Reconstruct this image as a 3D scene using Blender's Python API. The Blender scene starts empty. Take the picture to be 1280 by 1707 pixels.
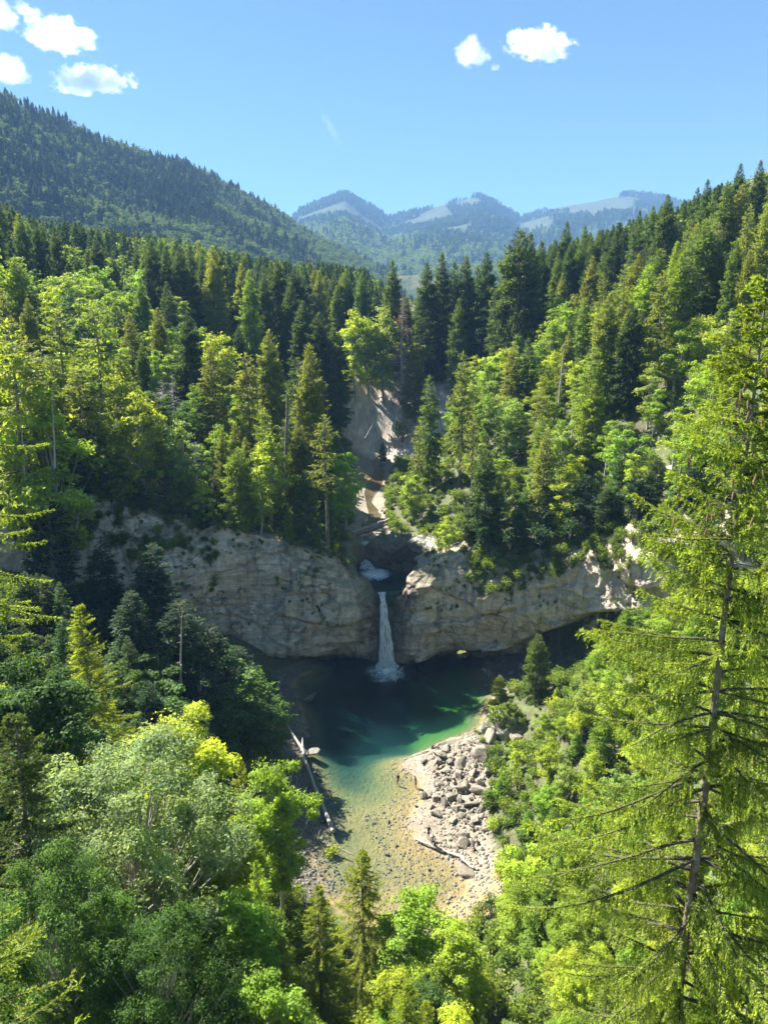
HAZE=True; CLOUDS=True
import bpy, bmesh, math, random
import numpy as np
from mathutils import Vector, Matrix

SC = bpy.context.scene
COL = SC.collection
F, PITCH, CAMZ = 1200.0, math.radians(14.0), 54.0
CP, SP = math.cos(PITCH), math.sin(PITCH)
SUN_AZ, SUN_EL = math.radians(-50.5), math.radians(46.5)     # azimuth measured from +Y towards +X

# ---------------------------------------------------------------- small helpers
def ray(px, py):
    x = (px - 640.0) / F
    v = (853.5 - py) / F
    return x, CP + v * SP, -SP + v * CP
def at(px, py, Y):
    x, y, w = ray(px, py); t = Y / y
    return np.array([x * t, Y, CAMZ + w * t])
def atz(px, py, z):
    x, y, w = ray(px, py); t = (z - CAMZ) / w
    return np.array([x * t, y * t, z])
def project(p):
    x, y, z = p[0], p[1], p[2] - CAMZ
    d = y * CP - z * SP
    u = y * SP + z * CP
    return 640 + F * x / d, 853.5 - F * u / d, d
def sstep(a, b, x):
    t = np.clip((np.asarray(x, float) - a) / (b - a), 0, 1)
    return t * t * (3 - 2 * t)
def unit(v):
    return v / np.maximum(np.linalg.norm(v, axis=-1, keepdims=True), 1e-9)

def _hash(ix, iy, iz, s):
    h = (ix * 374761393 + iy * 668265263 + iz * 2147483647 + s * 974634541) & 0xffffffff
    h = ((h ^ (h >> 13)) * 1274126177) & 0xffffffff
    h = ((h ^ (h >> 16)) * 2246822519) & 0xffffffff
    return ((h ^ (h >> 15)) & 0xffffff) / float(0xffffff)
def vnoise(p, s=0):
    p = np.asarray(p, float)
    i = np.floor(p).astype(np.int64); f = p - i; f = f * f * (3 - 2 * f)
    r = 0
    for dx in (0, 1):
        wx = f[:, 0] if dx else 1 - f[:, 0]
        for dy in (0, 1):
            wy = f[:, 1] if dy else 1 - f[:, 1]
            for dz in (0, 1):
                wz = f[:, 2] if dz else 1 - f[:, 2]
                r = r + wx * wy * wz * _hash(i[:, 0] + dx, i[:, 1] + dy, i[:, 2] + dz, s)
    return r * 2 - 1
def fbm(p, octv=4, s=0, gain=0.5):
    p = np.asarray(p, float); a, r, n = 1.0, 0, 0
    for k in range(octv):
        r = r + a * vnoise(p * 2 ** k + 13.7 * k, s + k); n += a; a *= gain
    return r / n
def fbm2(x, y, sc, octv=4, s=0, gain=.5):
    return fbm(np.stack([np.asarray(x) / sc, np.asarray(y) / sc, np.full(np.shape(x), s * 1.37)], -1), octv, s, gain)

def worley(p, s=0):
    """nearest-cell value and edge distance, for angular blocks of rock"""
    p = np.asarray(p, float); i = np.floor(p).astype(np.int64)
    d1 = np.full(len(p), 9.0); d2 = d1.copy(); val = np.zeros(len(p)); gx = np.zeros((len(p), 3)); dv = np.zeros((len(p), 3))
    for a in (-1, 0, 1):
        for b in (-1, 0, 1):
            for c in (-1, 0, 1):
                q = i + np.array([a, b, c]); o = np.stack([_hash(q[:, 0], q[:, 1], q[:, 2], s + k) for k in (1, 2, 3)], -1)
                e = p - (q + o); d = np.linalg.norm(e, axis=1); h = _hash(q[:, 0], q[:, 1], q[:, 2], s + 7)
                n = d < d1; d2 = np.where(n, d1, np.minimum(d2, d)); val = np.where(n, h, val); dv = np.where(n[:, None], e, dv); d1 = np.where(n, d, d1)
    tilt = np.stack([np.sin(val * 37.0), np.sin(val * 53.0), np.sin(val * 71.0)], -1)
    return val * 2 - 1 + np.sum(tilt * dv, -1) * .9, d2 - d1

class MB:
    """collects quads in bulk and links them as ONE mesh object"""
    def __init__(s): s.v, s.f, s.m, s.t, s.n = [], [], [], [], 0
    def add(s, v, f, mat=0, tip=None):
        v = np.asarray(v, np.float32).reshape(-1, 3); f = np.asarray(f, np.int64).reshape(-1, 4)
        s.v.append(v); s.f.append(f + s.n); s.m.append(np.full(len(f), mat, np.int32))
        s.t.append(np.zeros(len(v), np.float32) if tip is None else np.asarray(tip, np.float32)); s.n += len(v)
    def mesh(s, name, mats, smooth=False):
        v = np.concatenate(s.v); f = np.concatenate(s.f); m = np.concatenate(s.m); t = np.concatenate(s.t)
        me = bpy.data.meshes.new(name)
        me.vertices.add(len(v)); me.vertices.foreach_set('co', v.ravel())
        me.loops.add(len(f) * 4); me.loops.foreach_set('vertex_index', f.ravel().astype(np.int32))
        me.polygons.add(len(f)); me.polygons.foreach_set('loop_start', np.arange(0, len(f) * 4, 4, dtype=np.int32))
        for mm in mats: me.materials.append(mm)
        me.polygons.foreach_set('material_index', m)
        if smooth: me.polygons.foreach_set('use_smooth', np.ones(len(f), bool))
        a = me.attributes.new('tip', 'FLOAT', 'POINT'); a.data.foreach_set('value', t)
        me.update(calc_edges=True); me.validate()
        return me

def link(name, me, parent=None, loc=None):
    o = bpy.data.objects.new(name, me); COL.objects.link(o)
    if parent is not None: o.parent = parent
    if loc is not None: o.location = [float(q) for q in loc]
    return o
def tag(o, label=None, cat=None, group=None, kind=None):
    if label: o['label'] = label
    if cat: o['category'] = cat
    if group: o['group'] = group
    if kind: o['kind'] = kind
    return o

def tube(mb, path, rad, seg=6, mat=0, cap=True):
    P = np.asarray(path, float); n = len(P); rad = np.broadcast_to(np.asarray(rad, float), (n,))
    T = np.gradient(P, axis=0); T = unit(T)
    ref = np.array([0, 0, 1.0]) if abs(T[0][2]) < .9 else np.array([1.0, 0, 0])
    A = unit(np.cross(T, ref)); B = np.cross(T, A)
    an = np.arange(seg) * 2 * math.pi / seg
    V = P[:, None] + rad[:, None, None] * (A[:, None] * np.cos(an)[None, :, None] + B[:, None] * np.sin(an)[None, :, None])
    V = V.reshape(-1, 3)
    i = np.arange(n - 1)[:, None] * seg; j = np.arange(seg)[None]; k = (j + 1) % seg
    f = np.stack([i + j, i + k, i + seg + k, i + seg + j], -1).reshape(-1, 4)
    mb.add(V, f, mat)
    if cap and seg == 6:
        for b in (0, (n - 1) * seg):
            mb.add(V[b:b + 6], [[0, 1, 2, 3], [0, 3, 4, 5]], mat)
def kites(mb, c, d, s, L, W, mat=0, tip=None, bend=None):
    """flat leaf shapes: c base point, d direction, s side direction"""
    n = len(c); d = unit(d); s = unit(s - d * np.sum(s * d, -1, keepdims=True))
    L = np.broadcast_to(L, (n,))[:, None]; W = np.broadcast_to(W, (n,))[:, None]
    nrm = np.cross(d, s)
    bd = 0 if bend is None else nrm * (np.broadcast_to(bend, (n,))[:, None])
    V = np.stack([c, c + d * L * .42 + s * W * .5 + bd, c + d * L, c + d * L * .42 - s * W * .5 + bd], 1).reshape(-1, 3)
    f = np.arange(4 * n).reshape(-1, 4)
    mb.add(V, f, mat, None if tip is None else np.repeat(tip, 4))

# ---------------------------------------------------------------- materials
def newmat(name):
    m = bpy.data.materials.new(name); m.use_nodes = True
    nt = m.node_tree; nt.nodes.clear()
    return m, nt, nt.nodes, nt.links
def N(nt, typ, **kw):
    n = nt.nodes.new(typ)
    for k, v in kw.items():
        if k.startswith('i_'):
            key = k[2:]; key = int(key) if key.isdigit() else key.replace('_', ' ')
            n.inputs[key].default_value = v
        else: setattr(n, k, v)
    return n
def mixc(nt, fac, a, b, mode='MIX'):
    n = nt.nodes.new('ShaderNodeMix'); n.data_type = 'RGBA'; n.blend_type = mode
    for idx, val in ((0, fac), (6, a), (7, b)):
        if hasattr(val, 'is_output'): nt.links.new(val, n.inputs[idx])
        elif isinstance(val, (int, float)) and idx == 0: n.inputs[0].default_value = val
        else: n.inputs[idx].default_value = (*val, 1) if len(val) == 3 else val
    return n.outputs[2]
def noise(nt, vec, scale, detail=4, rough=.55, dist=0.0):
    n = N(nt, 'ShaderNodeTexNoise'); n.inputs['Scale'].default_value = scale; n.inputs['Detail'].default_value = detail
    n.inputs['Roughness'].default_value = rough; n.inputs['Distortion'].default_value = dist
    if vec is not None: nt.links.new(vec, n.inputs['Vector'])
    return n.outputs['Fac']
def ramp(nt, fac, stops, interp='LINEAR'):
    n = N(nt, 'ShaderNodeValToRGB'); cr = n.color_ramp; cr.interpolation = interp
    while len(cr.elements) < len(stops): cr.elements.new(.5)
    for e, (p, c) in zip(cr.elements, stops):
        e.position = p; e.color = (c, c, c, 1) if isinstance(c, (int, float)) else (*c, 1)
    nt.links.new(fac, n.inputs[0]); return n.outputs[0]
def mathn(nt, op, a, b=None, c=None, clamp=False):
    n = N(nt, 'ShaderNodeMath', operation=op); n.use_clamp = clamp
    for i, v in enumerate((a, b, c)):
        if v is None: continue
        if hasattr(v, 'is_output'): nt.links.new(v, n.inputs[i])
        else: n.inputs[i].default_value = v
    return n.outputs[0]
def bumpn(nt, h, strength, dist, prev=None):
    n = N(nt, 'ShaderNodeBump'); n.inputs['Strength'].default_value = strength; n.inputs['Distance'].default_value = dist
    nt.links.new(h, n.inputs['Height'])
    if prev is not None: nt.links.new(prev, n.inputs['Normal'])
    return n.outputs[0]
def coords(nt, scale=None, kind='Object'):
    t = N(nt, 'ShaderNodeTexCoord'); o = t.outputs[kind]
    if scale:
        mp = N(nt, 'ShaderNodeMapping'); mp.inputs['Scale'].default_value = scale
        nt.links.new(o, mp.inputs['Vector']); o = mp.outputs[0]
    return o
def finish(nt, sh, vol=None):
    o = N(nt, 'ShaderNodeOutputMaterial')
    if sh is not None: nt.links.new(sh, o.inputs['Surface'])
    if vol is not None: nt.links.new(vol, o.inputs['Volume'])

def leaf_mat(name, base=None, trans=.34, tipc=(1.9, 1.7, 1.15), tcol=(1.5, 1.45, .55), spec=.25, rough=.5, var=.5):
    """needles and leaves: diffuse + light coming through; colour from the object's own colour unless base is given"""
    m, nt, n, l = newmat(name)
    oi = N(nt, 'ShaderNodeObjectInfo')
    if base is None: bc = oi.outputs['Color']
    else:
        bc = ramp(nt, oi.outputs['Random'], [(i / (len(base) - 1), c) for i, c in enumerate(base)])
    at_ = N(nt, 'ShaderNodeAttribute'); at_.attribute_name = 'tip'
    nz = noise(nt, coords(nt), .45, 3)
    br = ramp(nt, nz, [(.3, 1 - var * .55), (.7, 1 + var * .5)])
    c1 = mixc(nt, 1.0, bc, br, 'MULTIPLY')
    c2 = mixc(nt, 1.0, c1, tipc, 'MULTIPLY')
    col = mixc(nt, at_.outputs['Fac'], c1, c2)
    p = N(nt, 'ShaderNodeBsdfPrincipled'); l.new(col, p.inputs['Base Color'])
    p.inputs['Roughness'].default_value = rough; p.inputs['Specular IOR Level'].default_value = spec
    t = N(nt, 'ShaderNodeBsdfTranslucent'); tc = mixc(nt, 1.0, col, tcol, 'MULTIPLY'); l.new(tc, t.inputs['Color'])
    mx = N(nt, 'ShaderNodeMixShader'); mx.inputs[0].default_value = trans
    l.new(p.outputs[0], mx.inputs[1]); l.new(t.outputs[0], mx.inputs[2])
    finish(nt, mx.outputs[0]); return m
def bark_mat(name, a, b, sc=6.0, lichen=.7):
    m, nt, n, l = newmat(name)
    nz = noise(nt, coords(nt, (sc, sc, sc * .22)), 1.0, 5, .6)
    nz2 = noise(nt, coords(nt), 2.3, 3)
    col = mixc(nt, ramp(nt, nz, [(.35, 0.), (.65, 1.)]), a, b)
    col = mixc(nt, ramp(nt, nz2, [(.5, 0.), (.62, lichen)]), col, (.30, .29, .24))
    p = N(nt, 'ShaderNodeBsdfPrincipled'); l.new(col, p.inputs['Base Color']); p.inputs['Roughness'].default_value = .9
    l.new(bumpn(nt, nz, .6, .03), p.inputs['Normal'])
    finish(nt, p.outputs[0]); return m
def plain_mat(name, c, rough=.7, nsc=20, var=.25):
    m, nt, n, l = newmat(name)
    nz = noise(nt, coords(nt), nsc, 3)
    col = mixc(nt, nz, tuple(q * (1 - var) for q in c), tuple(min(1, q * (1 + var)) for q in c))
    p = N(nt, 'ShaderNodeBsdfPrincipled'); l.new(col, p.inputs['Base Color']); p.inputs['Roughness'].default_value = rough
    finish(nt, p.outputs[0]); return m

M_needle = leaf_mat('needles', trans=.48, tipc=(1.8, 1.7, .95), spec=.12, rough=.6)
M_leaf = leaf_mat('leaves', trans=.50, tipc=(1.55, 1.45, .95), spec=.14, rough=.6)
M_farneedle = leaf_mat('far_needles', [(.046, .086, .038), (.078, .128, .042), (.056, .100, .040), (.100, .145, .044)], .38, var=.4, spec=.08, rough=.7)
M_farleaf = leaf_mat('far_leaves', [(.130, .200, .045), (.090, .155, .045), (.175, .235, .045), (.110, .180, .050)], .42, var=.5, spec=.08, rough=.7)
M_hillneedle = leaf_mat('hill_needles', [(.030, .058, .032), (.046, .078, .034), (.036, .066, .034)], .3, var=.4, spec=.08, rough=.7)  # haze over the left mountain put into darker, bluer needles and leaves
M_hillleaf = leaf_mat('hill_leaves', [(.100, .160, .065), (.072, .125, .058), (.130, .190, .070)], .36, var=.5, spec=.08, rough=.7)
M_nearneedle = leaf_mat('near_needles', trans=.38, tipc=(2.3, 2.1, 1.1), spec=.15, rough=.55, var=.6)
M_bark = bark_mat('spruce_bark', (.10, .075, .055), (.22, .18, .14))
M_pale = bark_mat('pale_bark', (.24, .22, .18), (.42, .39, .34))
M_dead = bark_mat('dead_wood', (.33, .30, .27), (.52, .49, .45))
M_browntwig = leaf_mat('dead_twigs', [(.22, .135, .105), (.25, .155, .12)], .15, tipc=(1.2, 1.1, 1.0), tcol=(1.1, .9, .7))
M_cone = plain_mat('cone_scales', (.23, .13, .075), .7, 60)
M_under = leaf_mat('undergrowth_leaves', [(.090, .150, .032), (.150, .220, .038), (.075, .125, .034), (.185, .235, .050)], .42, var=.5, spec=.1, rough=.6)

def rock_mat(name, cols, sc=1.0, moss=.0, wet=False, bump=1.0, wetness=False):
    m, nt, n, l = newmat(name)
    co = coords(nt)
    big = noise(nt, co, .13 * sc, 5, .6, .6)
    fine = noise(nt, co, 1.1 * sc, 8, .68)
    st = N(nt, 'ShaderNodeMapping'); st.inputs['Scale'].default_value = (.12 * sc, .12 * sc, .9 * sc); st.inputs['Rotation'].default_value = (0, .22, 0)
    l.new(co, st.inputs['Vector'])
    strata = noise(nt, st.outputs[0], 1.0, 5, .6, 1.0)
    vs = N(nt, 'ShaderNodeMapping'); vs.inputs['Scale'].default_value = (.7 * sc, .7 * sc, .07 * sc); l.new(co, vs.inputs['Vector'])
    streak = noise(nt, vs.outputs[0], 1.0, 5, .65, .4)
    vor = N(nt, 'ShaderNodeTexVoronoi', feature='DISTANCE_TO_EDGE'); vor.inputs['Scale'].default_value = .16 * sc
    wv = N(nt, 'ShaderNodeVectorMath', operation='ADD')
    nv = N(nt, 'ShaderNodeTexNoise'); nv.inputs['Scale'].default_value = .5 * sc; nv.inputs['Detail'].default_value = 5; l.new(co, nv.inputs['Vector'])
    sv = N(nt, 'ShaderNodeVectorMath', operation='SCALE'); sv.inputs['Scale'].default_value = 4.5 / sc; l.new(nv.outputs['Color'], sv.inputs[0])
    mv = N(nt, 'ShaderNodeMapping'); mv.inputs['Scale'].default_value = (1, 1, 1.7); l.new(co, mv.inputs['Vector'])
    l.new(mv.outputs[0], wv.inputs[0]); l.new(sv.outputs[0], wv.inputs[1]); l.new(wv.outputs[0], vor.inputs['Vector'])
    crack = ramp(nt, vor.outputs['Distance'], [(.0, 0.), (.035, 1.)])
    crm = mathn(nt, 'MAXIMUM', crack, ramp(nt, noise(nt, co, .2 * sc, 2), [(.36, 0.), (.46, 1.)]))
    c = mixc(nt, ramp(nt, big, [(.35, 0.), (.65, 1.)]), cols[0], cols[1])
    c = mixc(nt, ramp(nt, strata, [(.45, 0.), (.64, .6)]), c, cols[2])
    c = mixc(nt, ramp(nt, streak, [(.5, 0.), (.66, .85)]), c, cols[3])
    if wetness:
        wa = N(nt, 'ShaderNodeAttribute'); wa.attribute_name = 'wet'
        c = mixc(nt, wa.outputs['Fac'], c, mixc(nt, 1.0, c, (.34, .33, .32), 'MULTIPLY'))
    c = mixc(nt, 1.0, c, ramp(nt, fine, [(.25, .62), (.72, 1.25)]), 'MULTIPLY')
    c = mixc(nt, crm, mixc(nt, 1.0, c, (.42, .40, .38), 'MULTIPLY'), c)
    if moss:
        g = N(nt, 'ShaderNodeNewGeometry'); sx = N(nt, 'ShaderNodeSeparateXYZ'); l.new(g.outputs['Normal'], sx.inputs[0])
        mm = mathn(nt, 'ADD', sx.outputs[2], mathn(nt, 'MULTIPLY_ADD', noise(nt, co, .6 * sc, 5), 1.6, -.8))
        c = mixc(nt, ramp(nt, mm, [(.35, 0.), (.75, moss)]), c, (.075, .10, .028))
    p = N(nt, 'ShaderNodeBsdfPrincipled'); l.new(c, p.inputs['Base Color'])
    p.inputs['Roughness'].default_value = .45 if wet else .88
    h = mathn(nt, 'ADD', mathn(nt, 'MULTIPLY', fine, .5), mathn(nt, 'MULTIPLY', strata, .9))
    b = bumpn(nt, h, .9 * bump, .55 / sc)
    b = bumpn(nt, crm, .8 * bump, .35 / sc, b)
    l.new(b, p.inputs['Normal']); finish(nt, p.outputs[0]); return m
M_cliff = rock_mat('cliff_rock', [(.62, .49, .37), (.70, .60, .495), (.48, .345, .24), (.24, .19, .155)], 1.0, .6, wetness=True)
M_beachrock = rock_mat('pale_rock', [(.245, .21, .17), (.29, .255, .21), (.20, .16, .12), (.135, .12, .10)], 2.6, .12, bump=.6)
M_darkrock = rock_mat('grey_rock', [(.21, .20, .185), (.26, .245, .225), (.16, .15, .135), (.11, .105, .10)], 2.2, .25, bump=.7)
M_log = bark_mat('driftwood', (.30, .27, .235), (.46, .43, .38), 9)
# ---------------------------------------------------------------- terrain heights
def tps_fit(P, Z, lam=2.0):
    P = np.asarray(P, float); n = len(P)
    d = np.linalg.norm(P[:, None] - P[None], axis=-1)
    K = np.where(d > 0, d * d * np.log(d + 1e-9), 0) + lam * np.eye(n)
    A = np.zeros((n + 3, n + 3)); A[:n, :n] = K; A[:n, n] = 1; A[:n, n + 1:] = P; A[n, :n] = 1; A[n + 1:, :n] = P.T
    w = np.linalg.solve(A, np.concatenate([Z, np.zeros(3)]))
    return P, w
def tps_eval(m, x, y):
    P, w = m; n = len(P); x = np.asarray(x, float).ravel(); y = np.asarray(y, float).ravel(); out = np.empty(len(x))
    for i in range(0, len(x), 20000):
        X = np.stack([x[i:i + 20000], y[i:i + 20000]], -1)
        d = np.linalg.norm(X[:, None] - P[None], axis=-1)
        out[i:i + 20000] = np.where(d > 0, d * d * np.log(d + 1e-9), 0) @ w[:n] + w[n] + X @ w[n + 1:]
    return out
LOW = np.array([  # pool, beach, banks and the slopes on the near side of the cliff
 (0,104,-4),(8,106,-3.2),(-8,103,-3),(11,98,-1.9),(6,92,-1.9),(0,90,-3),(-6,95,-2.5),(-9.5,86,-.7),(-5,80,-1.4),(0,80,-.8),(2.6,79,-.35),
 (-1,72,-.4),(-5,68,-.7),(-5,62,-.4),(2,66,-.22),(1,60,-.2),(4.6,74,.12),(6,58,.05),(8,60.5,-.05),(14,100,-1.6),(13,93,-.9),(9,88.5,-.5),(0,86.5,-1.6),(4,86,-1.1),
 (5,72,.3),(6.5,70,.45),(9,67,.5),(8,76,.75),(10,80,1.2),(6,81.5,.45),(2.5,82.3,.12),(12,84,2),(11.5,72,1.0),(9.5,86.4,.6),(5.5,84.6,.15),(13.5,88,1.2),
 (17,90,2.2),(16,94.5,1.2),(16.5,84,1.6),(20,95,3.2),(22,90,5.0),(18,102,.5),(22,105,.9),(24,110,1.5),(28,104,3),(31,98,6),(15,108,-.5),(20,113,.8),
 (18,75,4.8),(25,75,13),(35,70,24),(20,62,8),(15,65,3),(18,55,8),(30,55,20),(45,60,32),(14,46,8),(30,40,22),(12,30,17),(9,17,28),(25,20,32),(50,30,42),
 (0,20,20),(0,36,7.5),(3,48,2.2),(9,53,2.0),(-3,50,1.8),(0,0,34),(0,-30,45),(60,-20,50),(-60,-20,50),(70,60,42),(90,20,55),
 (-12,90,.6),(-10.5,80,.5),(-8.5,70,.45),(-7.5,62,.4),(-14,100,.5),(-18,107,.8),(-12,108.5,.1),(-6,55,1.0),
 (-16,90,3),(-15,78,3.2),(-22,100,4),(-30,100,9),(-42,98,15),(-25,85,8),(-37,80,15),(-14,62,4),(-25,60,13),(-42,65,21),(-60,75,28),
 (-11,48,6.5),(-25,45,16),(-45,40,28),(-12,30,15),(-30,20,28),(-60,20,40),(-80,92,26),(-130,60,42),(-110,20,50),
 (-60,104,18),(-25,112,5),(0,116,-4),(15,116,-1),(35,110,9),(45,90,24)], float)
HIGH = np.array([  # rims, plateau, ravine of the stream and the wooded slopes behind
 (-140,75,42),(-90,97,33),(-70,103,30),(-56,107,27.6),(-45,110.5,29.5),(-34,112.5,25.2),(-23,113.5,22.6),(-15,114.5,20.2),(-8,115.5,17.4),(-5,117,14.5),(5.5,114,16),(10,115,18.4),(15,113.5,20.2),
 (24,106,20.6),(30.6,101,25.5),(37,93,30),(45,83,36),(62,66,42),(85,45,48),(120,0,55),(0,116,12),(10,121,18),(9,127,18),(-8,125,18),
 (-3,133,15.4),(-3,140,15.8),(-3.5,152,16.6),(-3.5,165,17.5),(-3,190,20),(-1,200,21.2),(-9,140,19),(-12,130,20),(-15,150,24),(-25,130,25),(-40,130,33),(-60,125,38),(-80,130,44),
 (-10,165,19.5),(-25,165,29),(-50,170,42),(-15,190,29),(-14,210,38),(-7,218,39),(7,218,39),(22,228,40.4),(-5,203,22),(6,200,22),(11,196,23),(12,212,34),
 (5,140,18.3),(6,165,19.5),(12,150,23),(20,130,24),(30,125,31),(20,180,31),(35,160,42),(45,130,45),(60,140,55),(78,170,65),(60,220,62),(40,220,50),(100,120,74),(110,180,88),
 (150,150,105),(120,260,100),(200,350,140),(70,300,64),(0,260,45),(-10,300,58),(-40,300,63),(0,350,66),(30,300,52),(0,430,78),(45,430,58),(100,450,80),
 (-60,250,53),(-100,200,62),(-100,300,72),(-150,250,84),(-190,450,95),(-240,480,120),(-120,430,94),(-50,430,84),(-200,330,97),(-300,400,140),(-300,200,130),(-150,120,85),(-100,105,52),
 (-60,600,50),(0,700,40),(-200,640,70),(-330,600,90),(300,300,190),(300,500,150),(200,600,60),(0,900,40)], float)
T_LOW = tps_fit(LOW[:, :2], LOW[:, 2], 1.0); T_HIGH = tps_fit(HIGH[:, :2], HIGH[:, 2], 4.0)
CX = np.array([-130,-90,-70,-56,-45,-34,-23,-15,-8,-4.5,-1.7,-.75,.65,1.6,3,6,9.8,15,20,26,31,36,41,48,60,80,110.])
CY = np.array([66,93,101,105,108,110,111.5,112,112.6,113,112.7,113.2,113.2,112.2,111,110.4,111.6,110.6,108.5,104.5,100,94,86,76,62,40,0.])
CZ = np.array([41,33,30,27.4,29.3,25,22.4,20,17.2,13.8,12.2,10.7,10.7,12.4,15.2,16.4,18.4,20,20.4,22,25.6,30,33,37,42,48,55.])
LIPX = np.array([-130,-60,-20,-10,-2,2,6,14,20,25,30,34,38,50,110.])
LIPZ = np.array([-3,1,2.6,1.5,.3,.3,1.2,2.2,4.5,8.5,13.5,17,17,10,5.])
RECX = np.array([-130,-60,-22,-12,-4,2,7,14,20,26,33,38,50,110.])
REC = np.array([0,.6,2.6,1.6,.5,.5,2.2,3.5,5.0,6.0,6.0,5.0,1,0.])
UPPOOL = np.array([(-4.2,113.4),(-1.6,112.9),(1.6,112.9),(4,114.6),(7.5,117),(9.5,120.5),(8.5,124.5),(4,127),(0,128.6),(-1.5,131),(-4.6,131),(-6,127),(-6.6,120)])
def inpoly(x, y, P):
    c = np.zeros(np.shape(x), bool); n = len(P)
    for i in range(n):
        x1, y1 = P[i]; x2, y2 = P[(i + 1) % n]
        c ^= ((y1 > y) != (y2 > y)) & (x < (x2 - x1) * (y - y1) / (y2 - y1 + 1e-12) + x1)
    return c
# mountains: the silhouette as (pixel of the photograph) turned into bearing and rise, with its own distance
def sil(pts):
    a, e = [], []
    for px, py in pts:
        x, y, w = ray(px, py); a.append(x / y); e.append(w / math.hypot(x, y))
    return np.array(a), np.array(e)
MTS = [  # silhouette, distance left/right, foot distance, foot height, exponent, seed, noise
 (sil([(-260,60),(-120,110),(0,162),(60,190),(120,214),(200,248),(250,265),(300,276),(340,292),(400,322),(450,352),(500,384),(550,411),(600,434),(650,462),(720,500),(800,560)]), (1000,1500), 560, 48, 1.12, 3, 16),
 (sil([(300,560),(430,440),(500,350),(540,334),(575,321),(610,340),(650,364),(690,353),(740,340),(800,326),(830,340),(870,364),(920,347),(980,336),(1050,323),(1100,328),(1140,341),(1200,350),(1300,372),(1500,420)]), (3600,4300), 1300, 150, 1.25, 8, 60)]
def mount_one(x, y, M):
    (a, e), (R0, R1), r0, z0, p, seed, na = M
    az = x / np.maximum(y, 1.0); r = np.hypot(x, y)
    el = np.interp(az, a, e, left=e[0] * .8, right=-.05)
    R = np.interp(az, [a[0], a[-1]], [R0, R1])
    Zr = CAMZ + R * el
    t = np.clip((r - r0) / (R - r0), 0, 1)
    z = z0 + (Zr - z0) * t ** p
    g = fbm2(x, y, R0 * .16, 4, seed) * na * np.clip(4 * t * (1 - t), 0, 1) - np.abs(fbm2(x, y, R0 * .1, 3, seed + 5)) * na * .9 * np.clip(4 * t * (1 - t), 0, 1)
    z = z + g
    z = np.where(r > R, Zr - (r - R) * .45, z)
    z = np.where(r < r0, z0 - (r0 - r) * .35, z)
    return np.where(y > 50, z, -100)
def mountains(x, y):
    return np.maximum(mount_one(x, y, MTS[0]), mount_one(x, y, MTS[1]))
def above_cliff(x, y, extra=1.5):
    return y > np.interp(x, CX, CY) + extra + np.interp(x, RECX, REC)
def height(x, y, raw=False):
    x = np.asarray(x, float).ravel(); y = np.asarray(y, float).ravel()
    up = above_cliff(x, y)
    z = np.empty(len(x)); 
    if up.any(): z[up] = tps_eval(T_HIGH, x[up], y[up])
    if (~up).any(): z[~up] = tps_eval(T_LOW, x[~up], y[~up])
    z = np.where(inpoly(x, y, UPPOOL), 9.5, z)
    gully = np.where(up, 1.0, .45)
    z = z + fbm2(x, y, 9, 3, 21) * .55 * gully * sstep(1.2, 5, np.abs(z)) + fbm2(x, y, 40, 3, 22) * 2.2 * sstep(180, 260, np.hypot(x, y))
    sc = scar_mask(x, y)
    z = z + sc * (np.abs(fbm2(x, y * .35, 3.2, 3, 31)) * -2.2 + .5)
    r = np.hypot(x, y)
    w = sstep(430, 640, r)
    z = z * (1 - w) + w * (46 + fbm2(x, y, 300, 3, 41) * 8)
    m = mountains(x, y)
    return np.where(r > 540, np.maximum(z, m), z)
def scar_mask(x, y):
    n = fbm2(x, y, 6, 3, 51) * 4
    a = sstep(17, 12, np.abs(x - 4.0) + n) * sstep(190, 197, y + n * .5) * sstep(222, 217, y + n * .6)
    b = sstep(5, 3, np.abs(x - 24) + n * .5) * sstep(214, 218, y) * sstep(234, 228, y)
    return np.clip(a + b, 0, 1)
def ground_top(x, y):
    """soil height, with the rim of the cliff counted as ground"""
    x = np.asarray(x, float).ravel(); y = np.asarray(y, float).ravel(); z = height(x, y)
    k = (y > np.interp(x, CX, CY) - .3) & ~inpoly(x, y, UPPOOL)
    if k.any(): z[k] = np.maximum(z[k], np.minimum(tps_eval(T_HIGH, x[k], y[k]), np.interp(x[k], CX, CZ) + 30))
    return z
STREAM = np.array([(-3.2,130),(-3,140),(-3.5,152),(-3.5,165),(-3,178),(-2.5,190),(-.5,198)])
def stream_d(x, y):
    return np.where((y > 128) & (y < 202), np.abs(x - np.interp(y, STREAM[:, 1], STREAM[:, 0])), 99)
BEACH = np.array([(-1,82.8),(2.2,83.6),(5.5,85.2),(9.6,87.4),(12.4,88),(12.8,84),(12.4,78),(11.8,70),(12.2,64),(11.6,58),(7,54),(1,56),(-2,62),(-8,57),(-10,62),(-11.5,72),(-13,85),(-15.5,97),(-19,106),(-12,112),(-4,112),(8,112),(18,114),(27,112),(29,103),(22,100),(16,98),(14.5,93),(11,87.5)])

def grid_mesh(name, X, Y, Z, mats, attrs=None, drop=None, smooth=True):
    ny, nx = X.shape
    mb = MB(); idx = np.arange(nx * ny).reshape(ny, nx)
    f = np.stack([idx[:-1, :-1], idx[:-1, 1:], idx[1:, 1:], idx[1:, :-1]], -1).reshape(-1, 4)
    if drop is not None: f = f[~drop.reshape(-1)[f].all(1)]
    mb.add(np.stack([X.ravel(), Y.ravel(), Z.ravel()], -1), f)
    me = mb.mesh(name, mats, smooth)
    for k, v in (attrs or {}).items():
        a = me.attributes.new(k, 'FLOAT', 'POINT'); a.data.foreach_set('value', np.asarray(v, np.float32).ravel())
    return me

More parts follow.
